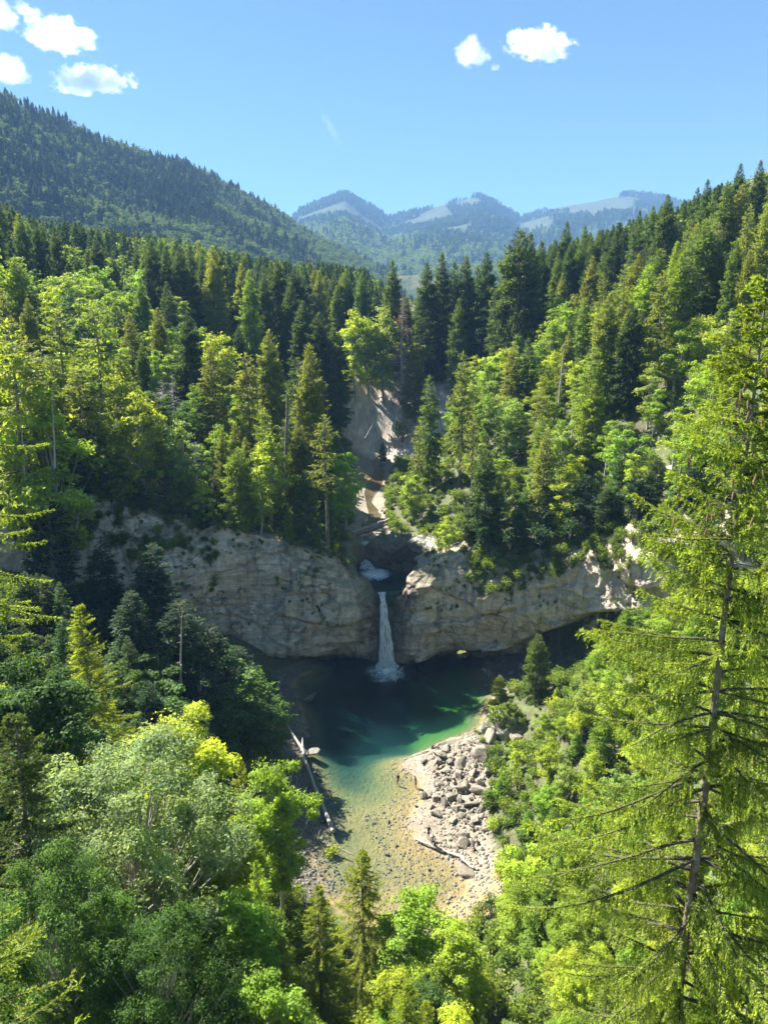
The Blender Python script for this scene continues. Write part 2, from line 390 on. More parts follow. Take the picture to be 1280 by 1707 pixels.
def attr(nt, name):
    a = N(nt, 'ShaderNodeAttribute'); a.attribute_name = name; return a.outputs['Fac']
# ground material: forest floor, pale gravel, bare eroded earth, shallow algae-tinted bed
m, nt, n, l = newmat('ground')
co = coords(nt)
nA, nB, nC = noise(nt, co, .35, 6, .62), noise(nt, co, 2.4, 8, .7), noise(nt, co, .09, 3)
forest = mixc(nt, ramp(nt, nA, [(.35, 0.), (.65, 1.)]), (.060, .052, .028), (.085, .115, .030))
forest = mixc(nt, 1.0, forest, ramp(nt, nB, [(.3, .5), (.7, 1.5)]), 'MULTIPLY')
vo = N(nt, 'ShaderNodeTexVoronoi'); vo.inputs['Scale'].default_value = 2.6; l.new(co, vo.inputs['Vector'])
vo2 = N(nt, 'ShaderNodeTexVoronoi'); vo2.inputs['Scale'].default_value = 1.1; vo2.inputs['Randomness'].default_value = 1; l.new(co, vo2.inputs['Vector'])
peb = ramp(nt, vo.outputs['Color'], [(0, .72), (1, 1.22)])
sand = mixc(nt, ramp(nt, nA, [(.38, 0.), (.62, 1.)]), (.205, .172, .128), (.265, .23, .18))
sand = mixc(nt, 1.0, sand, peb, 'MULTIPLY')
bed = mixc(nt, ramp(nt, nA, [(.36, 0.), (.64, 1.)]), (.30, .21, .085), (.24, .185, .08))
st = ramp(nt, vo2.outputs['Distance'], [(.18, 1.), (.34, 0.)])
stc = N(nt, 'ShaderNodeSeparateColor'); l.new(vo2.outputs['Color'], stc.inputs[0])
st = mathn(nt, 'MULTIPLY', st, ramp(nt, stc.outputs[0], [(.45, 0.), (.5, .8)]))
bed = mixc(nt, st, bed, mixc(nt, stc.outputs[1], (.34, .22, .09), (.13, .11, .06)))
bed = mixc(nt, 1.0, bed, ramp(nt, nB, [(.3, .75), (.7, 1.2)]), 'MULTIPLY')
bed = mixc(nt, attr(nt, 'deep'), bed, mixc(nt, attr(nt, 'sunlit_algae'), (.065, .08, .07), (.22, .29, .07)))  # bed colour carries the pool's light: shaded left dark, sunlit algae green
smp = N(nt, 'ShaderNodeMapping'); smp.inputs['Scale'].default_value = (.55, .10, .16); l.new(co, smp.inputs['Vector']); nS = noise(nt, smp.outputs[0], 1.0, 8, .7, .8)
scarc = mixc(nt, ramp(nt, nA, [(.35, 0.), (.65, 1.)]), (.52, .42, .325), (.64, .555, .455))
scarc = mixc(nt, 1.0, scarc, ramp(nt, nS, [(.32, .55), (.68, 1.2)]), 'MULTIPLY')
mead = mixc(nt, nA, (.24, .28, .05), (.34, .33, .07))
g = mixc(nt, attr(nt, 'sand'), forest, sand)
g = mixc(nt, attr(nt, 'dark_wet_stone'), g, mixc(nt, 1.0, sand, (.48, .46, .44), 'MULTIPLY'))
g = mixc(nt, attr(nt, 'bed'), g, bed)
g = mixc(nt, attr(nt, 'scar'), g, scarc)
g = mixc(nt, attr(nt, 'meadow'), g, mead)
p = N(nt, 'ShaderNodeBsdfPrincipled'); l.new(g, p.inputs['Base Color']); p.inputs['Roughness'].default_value = .92
hb = mathn(nt, 'ADD', mathn(nt, 'ADD', mathn(nt, 'MULTIPLY', nB, .6), mathn(nt, 'MULTIPLY', mathn(nt, 'MULTIPLY', nS, attr(nt, 'scar')), 9.0)), mathn(nt, 'MULTIPLY', vo.outputs['Distance'], -.35))
l.new(bumpn(nt, hb, .7, .10), p.inputs['Normal']); finish(nt, p.outputs[0]); M_ground = m

# mountain slopes: dark wood with pale alpine pasture patches
m, nt, n, l = newmat('mountain_ground')
co = coords(nt)
a1, a2 = noise(nt, co, .02, 6, .65), noise(nt, co, .0045, 4, .6)
wood = mixc(nt, ramp(nt, a1, [(.35, 0.), (.65, 1.)]), (.018, .036, .018), (.050, .080, .030))
past = mixc(nt, ramp(nt, a1, [(.4, 0.), (.6, 1.)]), (.075, .10, .04), (.115, .11, .062))
g = mixc(nt, attr(nt, 'meadow'), wood, past)
p = N(nt, 'ShaderNodeBsdfPrincipled'); l.new(g, p.inputs['Base Color']); p.inputs['Roughness'].default_value = .95
p.inputs['Specular IOR Level'].default_value = .1
l.new(bumpn(nt, a1, 1.0, 14), p.inputs['Normal']); finish(nt, p.outputs[0]); M_mount = m

NX, NY = np.meshgrid(np.arange(-140, 141, 1.0), np.arange(-30, 301, 1.0))
NZ = height(NX, NY).reshape(NX.shape)
xr, yr = NX.ravel(), NY.ravel()
lowreg = ~above_cliff(xr, yr)
zf = NZ.ravel()
jit = fbm2(xr, yr, 3.5, 3, 61)
beach = inpoly(xr + jit * 1.2, yr + jit * 1.2, BEACH).astype(float)
low_wet = lowreg & (zf < .03 + .05 * jit)
a_sand = np.clip(beach * lowreg + (stream_d(xr, yr) < 4.2 + 2.5 * jit + 1.5 * sstep(150, 185, yr)) + inpoly(xr, yr, UPPOOL), 0, 1)
a_bed = (low_wet & (zf > -6) & (yr < 116) & (np.abs(xr) < 30)).astype(float)
a_bed = np.maximum(a_bed, ((np.abs(yr - 176) < 6) & (stream_d(xr, yr) < 4)) * .8)
a_bed = np.maximum(a_bed, (beach > 0) * lowreg * sstep(63.5, 59.5, yr - .35 * xr + 4 + jit * 3))
a_dark = a_sand * lowreg * np.clip(sstep(-3.5, -5.5, xr) + sstep(98, 101, yr), 0, 1)  # dark wet stones: left bank, cliff foot and under the right overhang
a_deep = sstep(-.9, -1.6, zf) * lowreg
link('ground', grid_mesh('ground', NX, NY, NZ, [M_ground], dict(sunlit_algae=sstep(2.5, 5.0, xr + jit), dark_wet_stone=a_dark, sand=a_sand, bed=a_bed, deep=a_deep, scar=scar_mask(xr, yr), meadow=zf * 0)))['kind'] = 'structure'

# the wider land to the horizon: valley floor, wooded ridge, mountains
azs = np.concatenate([np.linspace(-1.6, -.62, 25)[:-1], np.linspace(-.62, .62, 260), np.linspace(.62, 1.6, 25)[1:]])
rs = np.concatenate([np.linspace(120, 560, 60), np.geomspace(570, 1700, 110), np.geomspace(1720, 4700, 90), [5200, 6500, 9000]])
A2, R2 = np.meshgrid(azs, rs); FX, FY = R2 * np.sin(A2), R2 * np.cos(A2)
FZ = height(FX, FY).reshape(FX.shape)
inn = (np.abs(FX) < 139) & (FY < 299) & (FY > -29)
edge = (np.abs(FX) < 130) & (FY < 292)
FZ = np.where(inn, FZ - 3, FZ)
fx, fy = FX.ravel(), FY.ravel(); rr = np.hypot(fx, fy)
mz = mount_one(fx, fy, MTS[1])
past = sstep(.22, .30, fbm2(fx, fy, 260, 4, 71, .55)) * sstep(2300, 2700, rr)
# pastures where the photograph shows them: below the right summits and on the valley flank
def patch(px, py, Y, rx, ry):
    c = at(px, py, Y); d = np.hypot((fx - c[0]) / rx, (fy - c[1]) / ry) + fbm2(fx, fy, 130, 4, 73) * .9
    return sstep(1.1, .8, d)
past = past * .6
PAST = ((985,352,3700,210,420),(790,348,3600,90,220),(720,360,3500,110,240),(890,372,3100,130,320),(1010,376,3300,190,330),(835,378,3200,80,200),(560,352,3300,80,160),(660,385,3000,60,150))
for q in PAST:
    past = np.maximum(past, patch(*q))
vm = patch(690, 438, 1500, 90, 230)
mead2 = sstep(1.1, .85, np.hypot((fx + 222) / 16, (fy - 505) / 45))
mead2 = np.maximum(mead2, vm)
far_me = grid_mesh('hills', FX, FY, FZ, [M_ground, M_mount], dict(sand=fx * 0, bed=fx * 0, deep=fx * 0, scar=fx * 0, meadow=np.clip(np.maximum(past * .5, mead2), 0, 1)), drop=edge)
cen = np.empty(len(far_me.polygons) * 3); far_me.polygons.foreach_get('center', cen); cen = cen.reshape(-1, 3)
far_me.polygons.foreach_set('material_index', (np.hypot(cen[:, 0], cen[:, 1]) > 560).astype(np.int32))
link('hills', far_me)['kind'] = 'structure'

# ---------------------------------------------------------------- cliffs: one sheet of rock each, with recesses, ledges and a rolled top
def cliff(name, px, py, zt, lip, rec, zb, nu, nv, seed, mat, capx=None, rough=1.0):
    px, py = np.asarray(px, float), np.asarray(py, float)
    s = np.concatenate([[0], np.cumsum(np.hypot(np.diff(px), np.diff(py)))])
    wgt = np.linspace(0, s[-1], nu)
    X, Y = np.interp(wgt, s, px), np.interp(wgt, s, py)
    k = np.array([1, 2, 3, 2, 1]) / 9.0
    sm = lambda a: np.convolve(np.pad(a, 2, 'edge'), k, 'valid')
    X, Y = sm(X), sm(Y)
    ZT, LP, RC = (np.interp(wgt, s, q) for q in (zt, lip, rec))
    ZT = sm(ZT) + fbm(np.stack([X / 2.2, Y / 2.2, X * 0], -1), 3, seed) * .7 * rough
    tx, ty = np.gradient(X), np.gradient(Y); q = np.hypot(tx, ty); tx, ty = tx / q, ty / q
    tx, ty = sm(sm(tx)), sm(sm(ty))
    nx_, ny_ = ty, -tx                                   # outward
    t = np.linspace(0, 1, nv); ncap = 14
    rows = []
    for j in range(nv):
        z = zb + (ZT - zb) * t[j] + 0 * X + 0 * X
        h = np.clip((z - LP) / np.maximum(ZT - LP, 1), 0, 1)
        off = -RC * sstep(0, 1, np.clip((LP - z) / (1.2 + .12 * RC), 0, 1)) + .9 * np.sin(h * math.pi) * (z > LP) - 1.6 * sstep(.8, 1.0, h) * rough
        rows.append((off, z))
    for c in range(1, ncap + 1):
        u = c / ncap
        oc_ = -1.6 * rough - u * ((RC + 3.4) if capx is None else capx + 0 * X)
        zc_ = ZT + .25 * math.sin(u * math.pi) - .5 * u
        if capx is None:
            gx_, gy_ = X + nx_ * oc_, Y + ny_ * oc_
            zc_ = np.where(np.abs(X - 2) < 9, zc_, zc_ * (1 - u) + (tps_eval(T_HIGH, gx_, gy_) + .12) * u)
        rows.append((oc_, zc_))
    O = np.array([r[0] for r in rows]); Z = np.array([r[1] for r in rows])
    PX = X[None] + nx_[None] * O; PY = Y[None] + ny_[None] * O
    P = np.stack([PX.ravel(), PY.ravel(), Z.ravel()], -1)
    lay = fbm(P * np.array([.05, .05, .55]) + .35 * fbm(P * .12, 2, seed + 9)[:, None], 4, seed + 1, .6)
    big = fbm(P * .16, 4, seed + 2, .5)
    blk = np.abs(fbm(P * np.array([.34, .34, .42]), 4, seed + 3, .55))
    fine = fbm(P * 1.1, 3, seed + 4, .6)
    wp = P + 1.6 * np.stack([fbm(P * .22, 2, seed + 21), fbm(P * .22, 2, seed + 22), fbm(P * .22, 2, seed + 23)], -1)
    w1, e1 = worley(wp * np.array([.12, .12, .17]), seed + 30); w2, e2 = worley(wp * np.array([.34, .34, .50]), seed + 31)
    dome = fbm(P * np.array([.055, .055, .07]), 2, seed + 40)
    D = (w1 * .55 + w2 * .20 + dome * 2.8 + lay * .25 + big * .9 - blk * .5 - .25 * (e1 < .05) + .35 + fine * .30) * rough
    capf = np.concatenate([np.zeros(nv * nu), np.ones(ncap * nu)])
    NXr = np.tile(nx_, nv + ncap); NYr = np.tile(ny_, nv + ncap)
    P[:, 0] += NXr * D * (1 - capf); P[:, 1] += NYr * D * (1 - capf)
    P[:, 2] += capf * (fine * .5 + big * .5) * rough
    mb = MB(); idx = np.arange(nu * (nv + ncap)).reshape(nv + ncap, nu)
    f = np.stack([idx[:-1, :-1], idx[:-1, 1:], idx[1:, 1:], idx[1:, :-1]], -1).reshape(-1, 4)
    mb.add(P, f)
    me = mb.mesh(name, [mat], True)
    wt = np.maximum(sstep(2.6, .4, P[:, 2] + fbm(P * .5, 3, seed + 50) * 1.6), sstep(5.5, 2.0, np.abs(P[:, 0] - .6) + fbm(P * .35, 3, seed + 51) * 3.5) * sstep(17, 13, P[:, 2]))
    a_ = me.attributes.new('wet', 'FLOAT', 'POINT'); a_.data.foreach_set('value', wt.astype(np.float32))
    o = link(name, me); o['kind'] = 'structure'
    return o, P, nu, nv
_, CLP, CNU, CNV = cliff('cliff', CX, CY, CZ, np.interp(CX, LIPX, LIPZ), np.interp(CX, RECX, REC), -4.5, 760, 110, 5, M_cliff)
# ravine walls round the upper pool
M_wet = rock_mat('wet_rock', [(.17, .14, .11), (.22, .18, .145), (.12, .10, .08), (.09, .08, .07)], 1.5, .5, True)
cliff('ravine_cliff', [-5.2,-6.3,-6.4,-5.6,-4.3], [115.5,119,123.5,126.6,128.4], [14.5,17.0,18,17.6,16.4], [11.5]*5, [.5]*5, 8.5, 120, 50, 15, M_wet, 2.5, .55)
cliff('ravine_cliff', [-3.1,-1.6,1.5,4.6,8.2,9.6,9.2], [129.2,128,127.2,126,123.6,120.5,117], [15.8,17.3,17.9,18.3,18.4,18.6,18.2], [11.9,12,12.5,13,13,12,12], [.3,.5,1,1.3,1.3,.8,.4], 8.5, 200, 50, 18, M_wet, 2.5, .6)

# ---------------------------------------------------------------- water
def water_mat(name, absc, dens, bs, bscale, rip=.5):
    m, nt, n, l = newmat(name)
    co = coords(nt)
    mp = N(nt, 'ShaderNodeMapping'); mp.inputs['Scale'].default_value = (1.0, .55, 1); l.new(co, mp.inputs['Vector'])
    r1 = noise(nt, mp.outputs[0], bscale, 3, .5, .6); r2 = noise(nt, mp.outputs[0], bscale * 3.1, 2, .5, .4)
    h = mathn(nt, 'ADD', r1, mathn(nt, 'MULTIPLY', r2, .4))
    nb = bumpn(nt, h, bs, rip)
    g = N(nt, 'ShaderNodeBsdfGlossy'); g.inputs['Roughness'].default_value = .05; l.new(nb, g.inputs['Normal'])
    tr = N(nt, 'ShaderNodeBsdfTransparent'); tr.inputs['Color'].default_value = (.97, .98, .97, 1)
    fr = N(nt, 'ShaderNodeFresnel'); fr.inputs['IOR'].default_value = 1.33; l.new(nb, fr.inputs['Normal'])
    mx = N(nt, 'ShaderNodeMixShader'); l.new(fr.outputs[0], mx.inputs[0]); l.new(tr.outputs[0], mx.inputs[1]); l.new(g.outputs[0], mx.inputs[2])
    va = N(nt, 'ShaderNodeVolumeAbsorption'); va.inputs['Color'].default_value = (*absc, 1); va.inputs['Density'].default_value = dens
    vs_ = N(nt, 'ShaderNodeVolumeScatter'); vs_.inputs['Color'].default_value = (.16, .62, .74, 1); vs_.inputs['Density'].default_value = .022
    ad = N(nt, 'ShaderNodeAddShader'); l.new(va.outputs[0], ad.inputs[0]); l.new(vs_.outputs[0], ad.inputs[1])
    finish(nt, mx.outputs[0], ad.outputs[0]); return m
M_water = water_mat('pool_water', (.14, .57, .46), .38, .32, 2.2, .2)
M_stream = water_mat('stream_water', (.30, .80, .75), .6, .6, 2.2, .25)
def water_body(name, poly, z, depth, mat):
    bm = bmesh.new(); vs = [bm.verts.new((x, y, z)) for x, y in poly]
    f = bm.faces.new(vs); r = bmesh.ops.extrude_face_region(bm, geom=[f])
    for v in r['geom']:
        if isinstance(v, bmesh.types.BMVert): v.co.z -= depth
    bmesh.ops.recalc_face_normals(bm, faces=bm.faces)
    me = bpy.data.meshes.new(name); bm.to_mesh(me); bm.free(); me.materials.append(mat)
    o = link(name, me); o['kind'] = 'structure'; return o
water_body('pool_water', [(-21,54),(12,54),(30,96),(34,122),(-26,122)], 0.0, 7.0, M_water)
water_body('upper_pool_water', [(-9,112.9),(3,113.2),(11,116),(12,124),(0,130.5),(-9,129)], 11.35, 2.2, M_stream)
# the brook above: a thin ribbon that follows its bed
ys = np.linspace(130.5, 199, 60); xs = np.interp(ys, STREAM[:, 1], STREAM[:, 0]) + np.sin(ys * .22) * .7
zs = height(xs, ys); zs = np.minimum.accumulate((zs + .08)[::-1])[::-1]
mb = MB(); wv = 1.5 + .7 * np.sin(ys * .31) + 1.6 * np.exp(-((ys - 176) / 8) ** 2)
V = np.stack([np.stack([xs - wv, ys, zs], -1), np.stack([xs + wv, ys, zs], -1)], 1).reshape(-1, 3)
i = np.arange(59) * 2; mb.add(V, np.stack([i, i + 1, i + 3, i + 2], -1))
m, nt, n, l = newmat('brook_water'); nb = bumpn(nt, noise(nt, coords(nt), 3, 4), .6, .2)
g_ = N(nt, 'ShaderNodeBsdfGlossy'); g_.inputs['Roughness'].default_value = .1; l.new(nb, g_.inputs['Normal'])
t_ = N(nt, 'ShaderNodeBsdfTransparent'); t_.inputs['Color'].default_value = (.8, .76, .6, 1)
f_ = N(nt, 'ShaderNodeFresnel'); f_.inputs['IOR'].default_value = 1.33; l.new(nb, f_.inputs['Normal'])
x_ = N(nt, 'ShaderNodeMixShader'); l.new(f_.outputs[0], x_.inputs[0]); l.new(t_.outputs[0], x_.inputs[1]); l.new(g_.outputs[0], x_.inputs[2]); finish(nt, x_.outputs[0])
link('brook_water', mb.mesh('brook_water', [m], True))['kind'] = 'structure'

# white water
m, nt, n, l = newmat('white_water')
mp = N(nt, 'ShaderNodeMapping'); mp.inputs['Scale'].default_value = (3.2, 3.2, .28); l.new(coords(nt), mp.inputs['Vector'])
sn = noise(nt, mp.outputs[0], 1.0, 6, .65, .5)
p = N(nt, 'ShaderNodeBsdfPrincipled'); p.inputs['Base Color'].default_value = (.96, .97, .97, 1); p.inputs['Roughness'].default_value = .55
l.new(bumpn(nt, sn, .8, .2), p.inputs['Normal'])
tl = N(nt, 'ShaderNodeBsdfTranslucent'); tl.inputs['Color'].default_value = (.86, .91, .95, 1)
mx = N(nt, 'ShaderNodeMixShader'); mx.inputs[0].default_value = .4; l.new(p.outputs[0], mx.inputs[1]); l.new(tl.outputs[0], mx.inputs[2])
tr = N(nt, 'ShaderNodeBsdfTransparent'); m2 = N(nt, 'ShaderNodeMixShader')
l.new(ramp(nt, sn, [(.36, 0.05), (.50, 1.)]), m2.inputs[0]); l.new(tr.outputs[0], m2.inputs[1]); l.new(mx.outputs[0], m2.inputs[2])
finish(nt, m2.outputs[0]); M_fall = m
m, nt, n, l = newmat('foam')
co = coords(nt); fn = noise(nt, co, 1.1, 7, .68, 1.2)
d_ = N(nt, 'ShaderNodeBsdfPrincipled'); d_.inputs['Base Color'].default_value = (.82, .88, .90, 1); d_.inputs['Roughness'].default_value = .7
tr = N(nt, 'ShaderNodeBsdfTransparent'); m2 = N(nt, 'ShaderNodeMixShader')
fac = mathn(nt, 'ADD', mathn(nt, 'MULTIPLY', attr(nt, 'tip'), 1.15), mathn(nt, 'MULTIPLY_ADD', fn, 2.4, -1.45), clamp=True)
l.new(fac, m2.inputs[0]); l.new(tr.outputs[0], m2.inputs[1]); l.new(d_.outputs[0], m2.inputs[2]); finish(nt, m2.outputs[0]); M_foam = m

def ribbon_fall(path, wid, thick, seed, n=90, seg=28):
    P = np.asarray(path, float); t = np.linspace(0, 1, len(P)); tt = np.linspace(0, 1, n)
    C = np.stack([np.interp(tt, t, P[:, k]) for k in range(3)], -1)
    for _ in range(6):
        C[1:-1] = (C[:-2] + 2 * C[1:-1] + C[2:]) / 4
    W = np.interp(tt, np.linspace(0, 1, len(wid)), wid)
    a = np.arange(seg) * 2 * math.pi / seg
    X = C[:, 0][:, None] + np.cos(a)[None] * W[:, None] * .5
    Y = C[:, 1][:, None] + np.sin(a)[None] * thick * (.5 + .5 * tt[:, None])
    Z = np.repeat(C[:, 2][:, None], seg, 1)
    V = np.stack([X, Y, Z], -1).reshape(-1, 3)
    d = fbm(V * np.array([2.6, 2.6, .5]), 4, seed) * .22
    V[:, 0] += d * np.tile(np.cos(a), n); V[:, 1] += d * np.tile(np.sin(a), n)
    mb = MB(); i = np.arange(n - 1)[:, None] * seg; j = np.arange(seg)[None]; k = (j + 1) % seg
    mb.add(V, np.stack([i + j, i + k, i + seg + k, i + seg + j], -1).reshape(-1, 4))
    return mb
def foam_disc(cx, cy, z, rx, ry, fade=1.0, n=26, seg=64):
    r = np.linspace(0, 1, n)[:, None]; a = np.arange(seg)[None] * 2 * math.pi / seg
    X, Y = cx + rx * r * np.cos(a), cy + ry * r * np.sin(a)
    Z = z + .25 * np.exp(-(r * 3.5) ** 2) + 0 * a
    V = np.stack([X, Y, Z], -1).reshape(-1, 3)
    mb = MB(); i = np.arange(n - 1)[:, None] * seg; j = np.arange(seg)[None]; k = (j + 1) % seg
    tip = np.clip((1 - r) * fade + 0 * a, 0, 1).ravel()
    mb.add(V, np.stack([i + j, i + k, i + seg + k, i + seg + j], -1).reshape(-1, 4), 0, tip); return mb
def spray(cx, cy, z, rad, hgt, cnt, seed):
    rs_ = np.random.RandomState(seed); mb = MB()
    a = rs_.rand(cnt) * 6.283; r = rad * rs_.rand(cnt) ** .8; h = z + hgt * rs_.rand(cnt) ** 2 * (1 - r / rad)
    c = np.stack([cx + r * np.cos(a), cy + r * np.sin(a) * .7, h], -1)
    d = unit(rs_.randn(cnt, 3)); s_ = rs_.randn(cnt, 3)
    kites(mb, c, d, s_, .1 + .16 * rs_.rand(cnt), .1 + .12 * rs_.rand(cnt), 0, np.ones(cnt)); return mb
wf = link('waterfall', None, None, (0, 0, 0)); tag(wf, 'tall white waterfall dropping off the rock lip into the dark pool', 'waterfall')
link('falling_water', ribbon_fall([(-.35,114.4,11.5),(-.25,113.0,11.35),(-.1,112.0,10.2),(.1,111.4,7.6),(.35,110.9,4.0),(.5,110.7,.0)], [1.3,1.0,.85,1.05,1.35,1.8,2.3,2.8], .36, 91).mesh('falling_water', [M_fall], True), wf)
link('foam', foam_disc(.5, 108.2, .03, 4.2, 5.4, 1.0).mesh('foam', [M_foam], True), wf)
link('spray', spray(.5, 110.1, .05, 1.9, 2.2, 2200, 92).mesh('spray', [M_foam]), wf)
wf2 = link('waterfall', None, None, (0, 0, 0)); tag(wf2, 'short narrow waterfall tumbling into the small upper pool behind the lip', 'waterfall')
link('falling_water', ribbon_fall([(-3.7,131.2,15.6),(-3.6,129.6,15.2),(-3.6,128.6,13.8),(-3.4,128.0,12.2),(-3.0,127.3,11.4)], [1.6,1.3,1.3,1.6,2.2,3.0], .3, 95, 50).mesh('falling_water', [M_fall], True), wf2)
link('foam', foam_disc(-1.6, 124.6, 11.38, 3.8, 4.6, 1.7).mesh('foam', [M_foam], True), wf2)
# ---------------------------------------------------------------- light, sky, air, camera
SC.render.engine = 'CYCLES'
SC.view_settings.view_transform = 'Standard'; SC.view_settings.look = 'None'; SC.view_settings.gamma = 1
SC.view_settings.exposure = EXPO = 2.24
cy = SC.cycles
cy.max_bounces = 12; cy.diffuse_bounces = 6; cy.glossy_bounces = 2; cy.transmission_bounces = 4; cy.transparent_max_bounces = 12; cy.volume_bounces = 12
cy.use_denoising = True; cy.caustics_reflective = False; cy.caustics_refractive = False; cy.sample_clamp_indirect = 4.0
cy.use_adaptive_sampling = True; cy.adaptive_threshold = 0.02
SC.render.use_persistent_data = False
w = bpy.data.worlds.new('World'); SC.world = w; w.use_nodes = True
nt = w.node_tree; nt.nodes.clear()
sk = N(nt, 'ShaderNodeTexSky', sky_type='NISHITA'); sk.sun_disc = False; sk.sun_elevation = SUN_EL; sk.sun_rotation = SUN_AZ
sk.altitude = 900; sk.air_density = .55; sk.dust_density = 0.0; sk.ozone_density = 3.5
bg = N(nt, 'ShaderNodeBackground'); bg.inputs['Strength'].default_value = .062
nt.links.new(mixc(nt, 1.0, sk.outputs[0], (.84, .94, .74), 'MULTIPLY'), bg.inputs[0]); ow = N(nt, 'ShaderNodeOutputWorld'); nt.links.new(bg.outputs[0], ow.inputs['Surface'])
sl = bpy.data.lights.new('sun', 'SUN'); sl.energy = 4.8; sl.angle = math.radians(.53); sl.color = (1.0, .945, .85)
so = bpy.data.objects.new('sun', sl); COL.objects.link(so)
sd = Vector((math.sin(SUN_AZ) * math.cos(SUN_EL), math.cos(SUN_AZ) * math.cos(SUN_EL), math.sin(SUN_EL)))
so.rotation_euler = sd.to_track_quat('Z', 'Y').to_euler(); so.location = (0, 0, 300)
cd = bpy.data.cameras.new('camera'); cam = bpy.data.objects.new('camera', cd); COL.objects.link(cam)
cd.sensor_fit = 'HORIZONTAL'; cd.sensor_width = 36; cd.lens = 36 * F / 1280; cd.clip_start = .3; cd.clip_end = 30000
cam.location = (0, 0, CAMZ); cam.rotation_euler = (math.pi / 2 - PITCH, 0, 0); SC.camera = cam

def box_mesh(name, a, b):
    bm = bmesh.new(); bmesh.ops.create_cube(bm, size=1)
    for v in bm.verts: v.co = [(a[k] + b[k]) / 2 + v.co[k] * (b[k] - a[k]) for k in range(3)]
    me = bpy.data.meshes.new(name); bm.to_mesh(me); bm.free(); return me
if HAZE:
    m, nt, n, l = newmat('haze')
    v = N(nt, 'ShaderNodeVolumePrincipled'); v.inputs['Color'].default_value = (.25, .455, .84, 1); v.inputs['Density'].default_value = 1.75e-4; v.inputs['Anisotropy'].default_value = -.1
    finish(nt, None, v.outputs[0])
    me = box_mesh('haze', (-9300, -2000, -20), (9300, 9300, 900)); me.materials.append(m)
    link('haze', me)['kind'] = 'stuff'

def cloud(px, py, wpx, hpx, Y, seed, dens, label, tilt=0.0, stretch=1.0):
    c = at(px, py, Y); k = Y / F
    a, b, d = wpx * k * .5, wpx * k * .36, hpx * k * .5
    m, nt, n, l = newmat('cloud_vapour')
    co = coords(nt)                                                # object space, hull radius 1
    nz = N(nt, 'ShaderNodeTexNoise'); nz.inputs['Scale'].default_value = 2.1; nz.inputs['Detail'].default_value = 6; nz.inputs['Roughness'].default_value = .62
    mp = N(nt, 'ShaderNodeMapping'); mp.inputs['Location'].default_value = (seed * 3.1, seed * 1.7, seed); mp.inputs['Scale'].default_value = (wpx / max(hpx, 1) * .62 * stretch, .9, .8)
    l.new(co, mp.inputs['Vector']); l.new(mp.outputs[0], nz.inputs['Vector'])
    ln = N(nt, 'ShaderNodeVectorMath', operation='LENGTH'); l.new(co, ln.inputs[0])
    s = N(nt, 'ShaderNodeSeparateXYZ'); l.new(co, s.inputs[0])
    base = mathn(nt, 'MULTIPLY', ramp(nt, mathn(nt, 'MULTIPLY_ADD', s.outputs[2], .5, .5), [(.08, 1.), (.30, 0.)]), .55)
    x = mathn(nt, 'SUBTRACT', mathn(nt, 'MULTIPLY_ADD', nz.outputs['Fac'], 2.6, -.50), mathn(nt, 'MULTIPLY', ln.outputs['Value'], 1.12))
    x = mathn(nt, 'SUBTRACT', x, base)
    den = mathn(nt, 'MULTIPLY', mathn(nt, 'MULTIPLY', x, 2.6, clamp=True), dens * .5)
    v = N(nt, 'ShaderNodeVolumeScatter'); v.inputs['Color'].default_value = (1, 1, 1, 1); v.inputs['Anisotropy'].default_value = .2
    l.new(den, v.inputs['Density']); finish(nt, None, v.outputs[0])
    m.cycles.volume_step_rate = .45
    bm = bmesh.new(); bmesh.ops.create_icosphere(bm, subdivisions=3, radius=1.0)
    me = bpy.data.meshes.new('cloud'); bm.to_mesh(me); bm.free(); me.materials.append(m)
    o = link('cloud', me, None, c); o.scale = (a, b, d); o.rotation_euler = (0, -tilt, -math.atan2(c[0], c[1]))
    tag(o, label, 'cloud', 'small fair weather clouds')
if CLOUDS:
    cloud(97, 62, 128, 62, 6200, 3, .03, 'largest puffy white cloud high above the left mountain')
    cloud(152, 135, 140, 50, 6000, 8, .03, 'flat based white cloud just over the left mountain ridge', .1)
    cloud(16, 120, 62, 66, 6100, 5, .03, 'white cloud half hidden behind the top of the left mountain')
    cloud(2, 27, 56, 66, 6300, 11, .025, 'white cloud cut by the top left corner of the picture')
    cloud(48, 20, 64, 24, 6400, 13, .012, 'thin torn shred beside the largest puffy white cloud', -.3)
    cloud(787, 91, 62, 56, 6200, 17, .026, 'small roundish white cloud left of the long one, over the far peaks')
    cloud(900, 75, 128, 54, 6200, 24, .03, 'long white cloud with ragged left tail over the far peaks', -.12)
    cloud(825, 112, 22, 14, 6200, 29, .012, 'tiny faint scrap of cloud between two white clouds')
    cloud(552, 214, 90, 16, 6500, 31, .0009, 'faint vertical wisp of cloud in the empty blue sky', -1.0)
